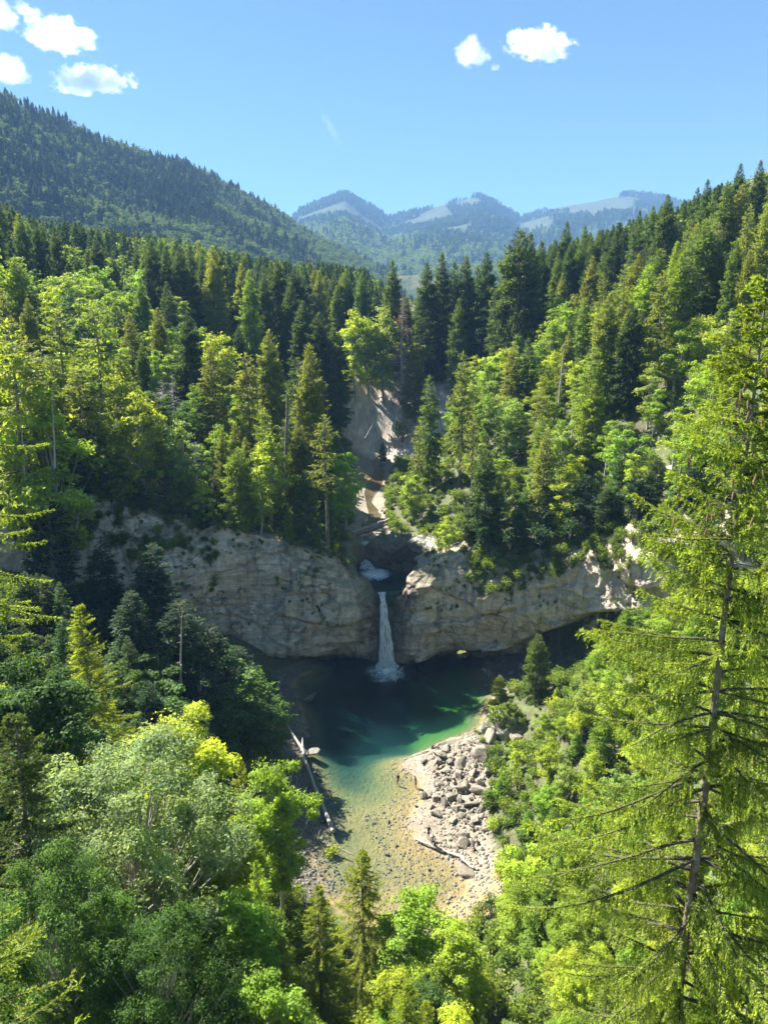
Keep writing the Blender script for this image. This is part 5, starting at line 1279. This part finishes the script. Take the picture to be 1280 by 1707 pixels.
# boulder heap on the beach, as in the photograph (pixel, size)
for px, py, s in ((752,1333,1.0),(775,1320,1.2),(790,1300,1.1),(765,1300,1.0),(735,1310,.8),(725,1330,.75),(800,1330,1.3),(783,1348,1.0),(760,1350,.9),(728,1358,1.0),(755,1368,.8),(805,1352,1.0),(790,1372,.9),(740,1290,.9),(712,1322,.7),(703,1318,.6),
        (770,1282,1.3),(800,1275,1.4),(815,1300,1.2),(728,1262,1.1),(745,1255,.9),(705,1268,.8),(775,1395,.9),(785,1405,.7),(766,1405,.6),(816,1335,1.1),(748,1318,.7),(720,1345,.6),(742,1342,.7),(772,1362,.7)):
    p = atz(px, py, .6); x, y = p[0], p[1]; placed.append((x, y, s * .8)); rock(x, y, s * 1.05, PR, g, .25, group='pale boulders heaped on the beach')
fill_rocks([(6,80.5),(9,84),(12.2,85),(12.2,78),(11.6,70),(11,66.5),(9.5,68),(8.2,72),(6.2,76)], 92, .22, 1.05, PR, 'pale boulders heaped on the beach', lift=lambda x, y: .15, overlap=.58)
for px, py, s, lab in ((838,1222,1.7,'largest pale block at the foot of the mossy outcrop'), (815,1235,1.8,'pale block just below the mossy outcrop, left of the largest'), (858,1238,1.5,'pale overhanging block right of the largest outcrop block'), (795,1255,1.5,'brown shaded block between the outcrop and the boulder heap'),
        (730,1268,1.3,'dark undercut boulder on the pale rock tongue'), (776,1452,1.25,'mossy undercut boulder below the beach log'), (772,1408,.95,'big rounded boulder beside the seated bather'), (705,1326,.75,'pale flat boulder nearest the dark clothed bather'), (693,1340,.3,'lone small stone on the bare gravel')):
    p = atz(px, py, 1.6 if py < 1260 else .4); placed.append((p[0], p[1], s)); rock(p[0], p[1], s, PR, g, .2, z=max(.1, float(height([p[0]], [p[1]])[0])), label=lab)
# pale rock tongue that runs out into the pool
def slab(pts, label):
    g2 = np.random.RandomState(5); mb = MB(); pts = np.array(pts, float); n = len(pts); nr = 14
    V = []
    cx_, cy_ = pts[:, 0].mean(), pts[:, 1].mean()
    per = np.concatenate([np.linspace(pts[i], pts[(i + 1) % n], 9)[:-1] for i in range(n)])
    for j in range(nr):
        f_ = 1 - j / (nr - 1) * .98; h = .95 * (1 - f_ ** 2.2) - .35
        q = np.stack([cx_ + (per[:, 0] - cx_) * f_, cy_ + (per[:, 1] - cy_) * f_, np.full(len(per), h) + .09 * (per[:, 0] - cx_)], -1)
        q[:, 2] += fbm(q * np.array([.5, 1.6, 1]), 4, 77) * .42 * (1 - f_ * .4); q[:, :2] += fbm(q * .9, 3, 78)[:, None] * .35 * f_; V.append(q)
    V = np.concatenate(V); m_ = len(per); i = np.arange(nr - 1)[:, None] * m_; j = np.arange(m_)[None]; k = (j + 1) % m_
    mb.add(V, np.stack([i + j, i + k, i + m_ + k, i + m_ + j], -1).reshape(-1, 4))
    o = link('rock_ledge', mb.mesh('rock_ledge', [M_beachrock], True)); tag(o, label, 'rock ledge')
slab([(-.2,82.6),(2.5,84.2),(6.5,86.2),(10.2,88.6),(12.6,88.6),(11,85),(7,82.2),(4,81.2),(1.6,81.6)], 'pale flat tongue of rock running out into the pool from the outcrop')
# left bank: angular blocks in shade
fill_rocks([(-11.5,92),(-9.5,92),(-7.6,80),(-6.3,70),(-5.2,63),(-8,60),(-10.5,66),(-12.5,76),(-14,88)], 56, .20, 1.15, DR, 'grey stones on the shaded left bank', pw=3.0)
fill_rocks([(-20,110),(-8,109.5),(-9,104.5),(-13,99),(-16,94),(-19,102)], 34, .2, 1.2, DR, 'dark stones at the foot of the left cliff', pw=2.4)
fill_rocks([(13,104),(15,110),(22,113.5),(29,109),(33,101),(27,98),(20,100)], 38, .2, 1.3, DR, 'dark rubble under the right overhang', pw=2.2)
fill_rocks([(-8,131),(4,131),(3,150),(2,165),(-8,165),(-9,145)], 24, .2, 1.1, DR, 'stones along the upper brook', pw=2.2)
fill_rocks([(-6,165),(1,165),(4,196),(-6,196)], 12, .25, 1.0, PR, 'pale stones in the upper brook bed', pw=2.0)
fill_rocks([(-2,66),(3,66),(8,59),(7,55),(1,57),(-3,60)], 24, .12, .42, PR, 'wet stones in the shallow outflow', sink=.15)
fill_rocks([(-3,74),(2,73),(3,66),(-2,66)], 12, .12, .5, PR, 'wet stones in the shallow outflow', sink=.3)
for x, y, s, lab in ((-9.4,84.5,1.15,'lone block at the water edge beside the fork of the driftwood trunk'), (-11.2,99,1.4,'low dark block at the shaded left corner of the pool')): rock(x, y, s, DR, g, .25, z=.1, label=lab)
# mossy outcrop right of the pool
M_moss = rock_mat('mossy_rock', [(.36, .31, .25), (.42, .38, .32), (.27, .22, .17), (.2, .18, .16)], 1.8, 1.0, bump=.8)
oc = MB(); th = np.linspace(0, 2 * math.pi, 65)[:-1]; V = []
for j in range(26):
    v_ = j / 25; r_ = (1.08 - .12 * v_) * (1 - v_ ** 5.0) + .001; z_ = -1.6 + 7.2 * v_
    V.append(np.stack([16.6 + 3.4 * r_ * np.cos(th), 87.6 + 2.7 * r_ * np.sin(th), np.full(64, z_)], -1))
V = np.concatenate(V); d = (fbm(V * .42, 4, 301) * 1.15 - np.abs(fbm(V * .9, 3, 302)) * .8); ctr = np.array([16.6, 87.6, 1.0]); V = V + unit(V - ctr) * d[:, None]
i = np.arange(25)[:, None] * 64; j = np.arange(64)[None]; k = (j + 1) % 64
oc.add(V, np.stack([i + j, i + k, i + 64 + k, i + 64 + j], -1).reshape(-1, 4))
g = np.random.RandomState(31); tv = V[(V[:, 2] > 3.2) & (g.rand(len(V)) < .35)]; scatter('moss_tufts', np.stack([tv[:, 0], tv[:, 1], tv[:, 2] - .05, g.uniform(.12, .34, len(tv)), g.rand(len(tv)) * 6.28, g.randint(0, 2, len(tv))], -1), UN)
tag(link('rock_outcrop', oc.mesh('rock_outcrop', [M_moss], True)), 'moss topped rock outcrop at the right shore above the boulder heap', 'rock outcrop')
# gravel: too many to count
pm_ = MB(); g = np.random.RandomState(23); PB = []
gx, gy = g.uniform(-13, 15, 26000), g.uniform(55, 92, 26000)
gz = height(gx, gy); ok_ = inpoly(gx, gy, BEACH) & (gz > -.55)
gx, gy, gz = gx[ok_], gy[ok_], gz[ok_]
left = gx < -4
kp = left | (g.rand(len(gx)) < np.where(gz > .06, np.where(gx > 5, .95, .35), .5)); gx, gy, gz, left = gx[kp], gy[kp], gz[kp], left[kp]
def pebbles(name, sel, mat, smin, smax):
    n = sel.sum(); c = np.stack([gx[sel], gy[sel], gz[sel]], -1); s = smin + (smax - smin) * g.rand(n) ** 4 * np.where(c[:, 0] > 6, 1.7, 1.0)
    base = unit(np.array([(1,0,0),(0,1,0),(-1,0,0),(0,-1,0)], float)); V = np.zeros((n, 8, 3)); an = g.rand(n) * 6.28
    for q in range(4):
        a = an + q * 1.5708 + g.randn(n) * .25
        V[:, q] = np.stack([np.cos(a) * s, np.sin(a) * s * .8, -s * .2], -1); V[:, 4 + q] = np.stack([np.cos(a) * s * .6 + g.randn(n) * s * .1, np.sin(a) * s * .5, s * g.uniform(.35, .7, n)], -1)
    V += c[:, None]; f = np.array([(0,1,5,4),(1,2,6,5),(2,3,7,6),(3,0,4,7),(4,5,6,7)])
    mb = MB(); mb.add(V.reshape(-1, 3), (np.arange(n)[:, None, None] * 8 + f[None]).reshape(-1, 4))
    link(name, mb.mesh(name, [mat]))['kind'] = 'stuff'
pebbles('gravel', ~left, M_beachrock, .04, .22); pebbles('gravel', left, M_darkrock, .05, .30)

# ---------------------------------------------------------------- driftwood
def log(path, r0, r1, label, forks=(), mat=None, seed=0, cat='log'):
    g2 = np.random.RandomState(seed); P = np.asarray(path, float); n = 22; t = np.linspace(0, 1, n)
    tt = np.linspace(0, 1, len(P)); Q = np.stack([np.interp(t, tt, P[:, k]) for k in range(3)], -1)
    for _ in range(3): Q[1:-1] = (Q[:-2] + 2 * Q[1:-1] + Q[2:]) / 4
    Q[1:-1] += g2.randn(n - 2, 3) * r0 * .18
    mb = MB(); tube(mb, Q, r0 + (r1 - r0) * t + r0 * .08 * np.sin(t * 21), 6)
    for f0, dx, dy, dz in forks:
        p = np.array([np.interp(f0, t, Q[:, k]) for k in range(3)]); e = p + np.array([dx, dy, dz]); md = (p + e) / 2 + g2.randn(3) * .12 + [0, 0, .1]
        tube(mb, [p, md, e], [r1 * 1.0, r1 * .7, .02], 6)
    o = link('driftwood_log', mb.mesh('driftwood_log', [mat or M_log], True)); tag(o, label, cat); return o
def gz_(px, py, z): return atz(px, py, z)
log([gz_(556,1386,.35), gz_(540,1350,.5), gz_(522,1305,.75), gz_(507,1265,1.0), gz_(503,1245,1.15)], .27, .22, 'long grey driftwood trunk lying along the shaded left bank', ((.98,-1.6,2.6,.4),(.95,-.2,1.9,.6),(.96,-2.6,4.6,1.0)), seed=2)
log([gz_(694,1400,.3), gz_(725,1413,.35), gz_(757,1425,.4), gz_(775,1432,.45)], .12, .15, 'thin pale log on the gravel just below two standing bathers', ((.3,.5,-.3,.15),), seed=3)
log([gz_(768,1430,.5), gz_(785,1445,.5), gz_(797,1450,.5)], .17, .12, 'short pale log lying beyond the end of the thin beach log', seed=4)
log([gz_(545,1410,.2), gz_(565,1415,.15), gz_(588,1426,.08)], .10, .06, 'dark thin stick reaching from the left bank into the pool', ((.4,.5,-.4,.1),), mat=M_bark, seed=5)
log([gz_(512,1375,.6), gz_(500,1420,.5)], .07, .05, 'dark thin branch lying across the lower left bank', mat=M_bark, seed=6)
log([at(588,888,131) , at(615,878,133), at(648,866,136)], .26, .20, 'long log of the jam above the upper fall, the upper one', seed=7)
log([at(596,892,130), at(620,884,132), at(645,874,134)], .22, .2, 'dark log of the jam above the upper fall, the lower one', mat=M_bark, seed=8)
log([at(602,893,129.5), at(622,890,130.5)], .2, .16, 'short thick log of the jam above the upper fall', seed=9)
log([at(612,915,128.4), at(620,895,129.5)], .16, .13, 'pale upright log leaning beside the upper fall', seed=10)
log([at(598,748,196), at(613,722,201), at(630,690,208)], .12, .05, 'thin pale fallen stem leaning on the shaded face of the landslip', seed=11)
log([at(645,745,197), at(650,725,199), at(655,708,202)], .1, .05, 'thin pale stem on the sunny side of the landslip', seed=12)
log([at(655,790,190), at(668,765,194), at(680,750,197)], .12, .06, 'dark fallen stem at the sunny foot of the landslip', mat=M_bark, seed=13)
def standing(px0, py0, px1, py1, Y, r, label, mat, seed, nb=30, R=1.3, broken=False, phrase=None):
    a, b = at(px0, py0, Y), at(px1, py1, Y); h = np.linalg.norm(b - a)
    o = link('dead_tree', snag(seed, h, r, nb, R, broken).mesh('dead_tree', [mat], True), None, a); v = (b - a) / h
    o.rotation_euler = Vector(v).to_track_quat('Z', 'X').to_euler(); tag(o, label, 'dead tree')
    if phrase: TREES.append(dict(o=o, key=None, x=a[0], y=a[1], z=a[2], h=h, tone='', label=label, phrase=phrase, group=None, cat='dead tree', desc=None, wide=1))
standing(276, 705, 270, 628, 127, .16, 'grey dead snag with bare branches, left one of the pair', M_dead, 61, 55, 2.6, False, 'the grey dead snags')
standing(291, 700, 287, 622, 127, .14, 'grey dead snag with bare branches, right one of the pair', M_dead, 62, 60, 2.4)
standing(478, 800, 478, 658, 124, .30, 'tall broken topped brown trunk without boughs', M_bark, 63, 16, 1.6, True, 'the broken trunk')
standing(932, 672, 940, 571, 134, .17, 'pale leaning dead trunk among the bright trees of the right slope', M_dead, 64, 24, .8, False, 'the pale leaning trunk')
standing(128, 882, 138, 818, 104, .11, 'bare pale stem leaning on the left cliff face', M_dead, 65, 8, .7)
standing(92, 780, 85, 655, 101, .15, 'bare grey stem on the left cliff brow', M_dead, 66, 26, 1.0)
standing(42, 815, 34, 690, 100, .15, 'bare grey stem at the left edge above the cliff', M_dead, 67, 24, 1.1)
standing(328, 800, 325, 735, 112.5, .10, 'short pale bare stem on the brow left of the young cliff-edge spruce', M_dead, 68, 46, 1.8)
standing(122, 1180, 124, 1010, 72, .10, 'thin bare stem in the dark wood behind the lone sunlit spruce', M_dead, 69, 8, .8)
standing(303, 1150, 302, 1020, 76, .13, 'pale bare lower stem in the dark left wood', M_dead, 70, 10, .9)
standing(1248, 980, 1246, 960, 60, .1, 'short grey stump on the right slope', M_dead, 71, 3, .3)

# ---------------------------------------------------------------- people
M_skin = plain_mat('skin', (.50, .31, .22), .55, 30, .08)
def cloth(name, c): return plain_mat(name, c, .85, 40, .12)
M_hair = plain_mat('hair', (.06, .04, .03), .6, 60, .3)
def grow(name, verts, edges, radii, mat, parent, root=0, sub=1):
    me = bpy.data.meshes.new(name); me.from_pydata([tuple(v) for v in verts], edges, []); o = bpy.data.objects.new(name, me); COL.objects.link(o)
    sm_ = o.modifiers.new('skin', 'SKIN'); sb = o.modifiers.new('sub', 'SUBSURF'); sb.levels = sub; sb.render_levels = sub
    for i, r in enumerate(radii):
        sv = me.skin_vertices[0].data[i]; sv.radius = (r, r) if not isinstance(r, tuple) else r; sv.use_root = i == root
    dg = bpy.context.evaluated_depsgraph_get(); m2 = bpy.data.meshes.new_from_object(o.evaluated_get(dg)); m2.name = name
    o.modifiers.clear(); o.data = m2; m2.materials.clear(); m2.materials.append(mat); m2.polygons.foreach_set('use_smooth', np.ones(len(m2.polygons), bool)); o.parent = parent; return o
def person(x, y, z, rz, label, top, bottom, pose='stand', hair=M_hair, h=1.72, long_hair=False, bare_top=False, lean=0.0):
    r = link('person', None, None, (x, y, z)); r.rotation_euler = (0, 0, rz); r.scale = (h / 1.74,) * 3; tag(r, label, 'person')
    V, E, R = [], [], []
    def v(p, rad, to=None):
        V.append(np.array(p, float)); R.append(rad)
        if to is not None: E.append((to, len(V) - 1))
        return len(V) - 1
    sit = pose == 'sit'; hz = .16 if sit else .93; ln = lean
    pel = v((0, 0, hz), (.15, .11)); w_ = v((0, -.02 - ln * .12, hz + .20), (.135, .10), pel); ch = v((0, -.03 - ln * .3, hz + .40), (.165, .115), w_); nk0 = v((0, -.02 - ln * .4, hz + .53), (.075, .07), ch)
    nk = v((0, -.03 - ln * .45, hz + .60), .056, nk0); hd = v((0, -.05 - ln * .5, hz + .68), (.072, .085), nk); tp_ = v((0, -.045 - ln * .52, hz + .78), (.068, .08), hd); v((0, -.15 - ln * .5, hz + .675), .014, hd)
    J = {}
    for s_ in (-1, 1):
        sh = v((s_ * .175, -.02 - ln * .36, hz + .47), .062, nk0)
        if sit: el, wr = (s_ * .25, -.20, hz + .24), (s_ * .15, -.42, hz + .26)
        elif pose == 'reach' and s_ > 0: el, wr = (s_ * .26, -.18 - ln * .3, hz + .26), (s_ * .20, -.42 - ln * .2, hz + .22)
        else: el, wr = (s_ * .24, .02 - ln * .2, hz + .20), (s_ * .26, -.08 - ln * .2, hz - .05)
        e_ = v(el, .043, sh); k_ = v(wr, .031, e_); d = unit(np.array(wr) - np.array(el)); ac = unit(np.cross(d, [s_ * 1.0, .2, .1])); pl = v(np.array(wr) + d * .07, (.038, .020), k_)
        for q, l_ in zip((-1.5, -.5, .5, 1.5), (.062, .075, .07, .055)):
            b0 = np.array(V[pl]) + d * .03 + ac * q * .018; f1 = v(b0 + d * l_ * .5, .009, pl); v(b0 + d * l_ + np.array([0, 0, -.015]), .0075, f1)
        t1 = v(np.array(wr) + d * .05 + ac * -.045, .010, k_); v(np.array(V[t1]) + d * .035 + ac * -.012, .008, t1)
        hp = v((s_ * .085, 0, hz - .06), .088, pel)
        if sit: kn, an_ = (s_ * .14, -.36, .42), (s_ * .12, -.52, .06)
        else: kn, an_ = (s_ * (.10 + .02 * s_), -.03 * s_, .49), (s_ * .11, .05 * s_, .08)
        kk = v(kn, .056, hp); cf_ = v((np.array(kn) * .6 + np.array(an_) * .4) + [0, .03, 0], .055, kk); aa = v(an_, .036, cf_); ft = v(np.array(an_) + [0, -.11, -.045], (.042, .026), aa); v(np.array(an_) + [0, -.18, -.055], (.036, .018), ft)
        J[s_] = (V[sh], np.array(el), np.array(wr), V[hp], np.array(kn), np.array(an_))
    grow('body', V, E, R, M_skin, r, 0, 2)
    if not bare_top:
        tv = [V[pel] + [0, 0, .02], V[w_], V[ch], V[nk0]]; te = [(0, 1), (1, 2), (2, 3)]; tr_ = [(.168, .128), (.155, .12), (.185, .135), (.085, .08)]
        for s_ in (-1, 1):
            a = len(tv); tv += [J[s_][0], J[s_][0] * .35 + J[s_][1] * .65]; te += [(3, a), (a, a + 1)]; tr_ += [.078, .066]
        grow('shirt', tv, te, tr_, top, r)
    bv = [V[pel] + [0, 0, .06], V[pel] + [0, 0, -.03]]; be_ = [(0, 1)]; br = [(.16, .122), (.16, .125)]
    for s_ in (-1, 1):
        a = len(bv); bv += [J[s_][3], J[s_][3] * .25 + J[s_][4] * .75]; be_ += [(1, a), (a, a + 1)]; br += [.102, .088]
    grow('shorts', bv, be_, br, bottom, r)
    hv = [V[hd] + [0, .035, .05], V[tp_] + [0, .02, .025]] + ([V[nk] + [0, .07, -.10]] if long_hair else [])
    grow('hair', hv, [(0, 1)] + ([(0, 2)] if long_hair else []), [(.078, .075), (.072, .082)] + ([.05] if long_hair else []), hair, r)
    ey = MB()
    for s_ in (-1, 1):
        c = V[hd] + np.array([s_ * .03, -.078, .025]); tube(ey, [c + [0, .004, 0], c - [0, .006, 0]], [.010, .006], 6)
    link('eyes', ey.mesh('eyes', [M_hair]), r); return r
C_black, C_red, C_navy, C_blue, C_white, C_grey = cloth('black_cloth', (.025, .025, .03)), cloth('red_cloth', (.30, .10, .08)), cloth('navy_cloth', (.03, .04, .09)), cloth('light_blue_cloth', (.28, .38, .55)), cloth('white_cloth', (.72, .72, .70)), cloth('dark_cloth', (.06, .06, .075))
def gpt(px, py, z=.2):
    p = atz(px, py, z); zz = float(height([p[0]], [p[1]])[0]); p = atz(px, py, zz); return p[0], p[1], float(height([p[0]], [p[1]])[0])
x, y, z = gpt(663, 1311, -.25); person(x, y, max(z, -.45), 2.5, 'bather in black top and reddish shorts standing ankle deep in the pool', C_black, C_red)
x, y, z = gpt(693, 1315); person(x, y, z, -1.9, 'bather in dark clothes at the water edge near the flat boulder', C_grey, C_black, long_hair=True, lean=.2)
x, y, z = gpt(714, 1399); person(x, y, z, 2.9, 'person in navy clothes behind the one in light blue', C_navy, C_navy, 'reach')
x, y, z = gpt(721, 1414); person(x, y, z, .3, 'person in light blue shirt and dark shorts by the thin log', C_blue, C_black, 'reach', h=1.78)
x, y, z = gpt(791, 1416); person(x, y, z, -1.2, 'person in blue sitting hunched at the edge of the bushes', C_blue, C_grey, 'sit', lean=.6)
x, y, z = gpt(731, 1252, .8); person(x, y, .95, -2.4, 'person in white sitting on the pale rock tongue', C_white, C_grey, 'sit', lean=.3)
def bag(x, y, z, mat, label, s=.3):
    r = link('bag', None, None, (x, y, z)); tag(r, label, 'bag'); bm = bmesh.new(); bmesh.ops.create_cube(bm, size=1)
    for v in bm.verts: k = 1 - .25 * (v.co.z > 0); v.co = (v.co.x * s * 1.1 * k, v.co.y * s * .7 * k, (v.co.z + .5) * s * 1.35)
    bmesh.ops.bevel(bm, geom=bm.edges[:], offset=s * .18, segments=3, affect='EDGES'); me = bpy.data.meshes.new('bag_body'); bm.to_mesh(me); bm.free(); me.materials.append(mat); link('bag_body', me, r)
    mb = MB(); a = np.linspace(0, math.pi, 9); tube(mb, np.stack([np.cos(a) * s * .3, np.zeros(9), s * 1.3 + np.sin(a) * s * .35], -1), .018, 6); link('strap', mb.mesh('strap', [mat], True), r)
x, y, z = gpt(798, 1408); bag(x, y, z, C_black, 'black bag lying behind the person in blue')
x, y, z = gpt(803, 1416); bag(x, y, z, C_white, 'white bag beside the person in blue', .34)
x, y, z = gpt(725, 1411); bag(x, y, z, C_black, 'dark bag standing beside the person in light blue', .26)
# ---------------------------------------------------------------- labels: what each repeat looks like and which landmark it stands next to
import re as _re
LM = [(t['phrase'], t) for t in TREES if t.get('phrase')]
def pix(t, f=.5): return project((t['x'], t['y'], t['z'] + t['h'] * f))
WORD = {'dark': 'dark green', 'green': 'green', 'olive': 'olive green', 'bright': 'bright green', 'yellow': 'yellow green', 'blue': 'bluish dark', 'leaf': 'green', 'lime': 'light green', 'deep': 'deep green', 'silver': 'silvery green', 'pale': 'pale green', 'brown': 'brown'}
ORD = ['first', 'second', 'third', 'fourth', 'fifth', 'sixth', 'seventh', 'eighth', 'ninth', 'tenth']
used = {}
for t in TREES:
    if t['label']:
        t['o']['label'] = t['label']; used[t['label']] = 1
groups = {}
for t in TREES:
    if t['label']: continue
    px, py, d = pix(t)
    best = None
    for ph, q in LM:
        if q is t: continue
        qx, qy, qd = pix(q); k = math.hypot(px - qx, (py - qy) * 1.2) + abs(d - qd) * .9
        if best is None or k < best[0]: best = (k, ph, qx, qy, qd, q)
    _, ph, qx, qy, qd, q = best
    if abs(px - qx) > abs(py - qy) * 1.1 and abs(d - qd) < 45: rel = 'left of' if px < qx else 'right of'
    elif d > qd + 3: rel = 'behind'
    else: rel = 'in front of'
    nm = {'spruce': 'spruce', 'fir': 'fir', 'beech': 'leafy tree'}.get(t['cat'], t['cat'])
    size = 'tall ' if t['h'] > 19 else ('small ' if t['h'] < 7 else '')
    groups.setdefault((nm, size, WORD[t['tone']], rel, ph), []).append((px, t))
def group_of(t):
    a = 'spruces' if t['cat'] == 'spruce' else 'firs' if t['cat'] == 'fir' else 'leafy trees'
    if t['y'] > 250: return a + ' on the far wooded ridge'
    if not above_cliff(np.array([t['x']]), np.array([t['y']]), -2)[0]: return a + (' on the near left slope' if t['x'] < 0 else ' on the near right slope')
    if t['y'] > 200 and abs(t['x']) < 80: return a + ' on the plateau behind the landslip'
    return a + (' on the left slope above the cliff' if t['x'] < 2 else ' on the right slope above the cliff')
def name_all(L_, base, plural, rel, ph, deep=0):
    n_ = len(L_); L_.sort(key=lambda q: q[0])
    if n_ > 10 and deep < 3:
        L_.sort(key=lambda q: pix(q[1])[1]); k_ = (n_ + 1) // 2
        if deep == 0: name_all(L_[:k_], 'upper ' + base, 'upper ' + plural, rel, ph, 1); name_all(L_[k_:], 'lower ' + base, 'lower ' + plural, rel, ph, 1)
        else:
            L_.sort(key=lambda q: q[0]); name_all(L_[:k_], 'outer ' + base if False else base + ' at left', plural + ' at left', rel, ph, 3); name_all(L_[k_:], base + ' at right', plural + ' at right', rel, ph, 3)
        return
    for i, (_, t) in enumerate(L_):
        if n_ == 1: lab = f'{base} {rel} {ph}'
        elif n_ == 2: lab = f"{'left' if i == 0 else 'right'} one of two {plural} {rel} {ph}"
        elif n_ <= 10: lab = f"{'leftmost' if i == 0 else 'rightmost' if i == n_ - 1 else ORD[i] + ' from left'} of {plural} {rel} {ph}"
        else: lab = f'{base} in the crowd {rel} {ph}'
        t['o']['label'] = lab
for (nm, size, col, rel, ph), L_ in groups.items():
    base = f'{size}{col} {nm}'; name_all(L_, base, base + 's', rel, ph)
for t in TREES:
    q = t['o']['label'].split()
    for drop in ('tall', 'small', 'the', 'in', 'upper', 'lower'):
        if len(q) > 16 and drop in q: q.remove(drop)
    t['o']['label'] = ' '.join(q)
for t in TREES:
    if t['key']:
        t['o']['group'] = group_of(t)
RL = {'pale boulders heaped on the beach': [('the dark clothed bather', 693, 1315), ('the mossy outcrop', 850, 1215), ('the person in light blue', 721, 1410), ('the seated person in blue', 791, 1412), ('the pale rock tongue', 720, 1262), ('the right bushes', 830, 1330)],
      'grey stones on the shaded left bank': [('the fork of the driftwood', 500, 1235), ('the middle of the driftwood trunk', 525, 1310), ('the lower end of the driftwood', 553, 1385), ('the bank leafy tree', 500, 1430)],
      'dark stones at the foot of the left cliff': [('the foot of the left cliff', 470, 1105), ('the shaded pool corner', 500, 1170)],
      'dark rubble under the right overhang': [('the young pool spruce', 897, 1110), ('the tiny yellow spruce', 833, 1140), ('the overhang', 850, 1090)],
      'stones along the upper brook': [('the log jam', 620, 880), ('the brook', 610, 850)], 'pale stones in the upper brook bed': [('the landslip foot', 640, 790), ('the brook bend', 610, 815)],
      'wet stones in the shallow outflow': [('the thin beach log', 740, 1420), ('the bottom trees', 680, 1500)]}
gr = {}
for r in ROCKS:
    if r['label']: r['o']['label'] = r['label']; r['o']['group'] = 'single named boulders' if False else 'boulders round the pool'; continue
    px, py, d = project((r['x'], r['y'], r['z'])); c = RL[r['group']]; ph, qx, qy = min(c, key=lambda q: math.hypot(px - q[1], py - q[2]))
    rel = 'left of' if px < qx - 12 else 'right of' if px > qx + 12 else ('above' if py < qy else 'below')
    size = 'large' if r['s'] > .75 else 'mid-sized' if r['s'] > .42 else 'small'
    gr.setdefault((size, 'pale' if r['pale'] else 'grey', rel, ph), []).append((px, r)); r['o']['group'] = r['group']
for (size, col, rel, ph), L_ in gr.items():
    L_.sort(key=lambda q: q[0]); n_ = len(L_)
    for i, (_, r) in enumerate(L_):
        w_ = 'boulder' if size != 'small' else 'stone'
        if n_ == 1: lab = f'{size} {col} {w_} {rel} {ph}'
        elif n_ <= 10: lab = f"{'leftmost' if i == 0 else 'rightmost' if i == n_ - 1 else ORD[i] + ' from left'} of the {size} {col} {w_}s {rel} {ph}"
        else: lab = f'one of many {size} {col} {w_}s {rel} {ph}'
        r['o']['label'] = lab
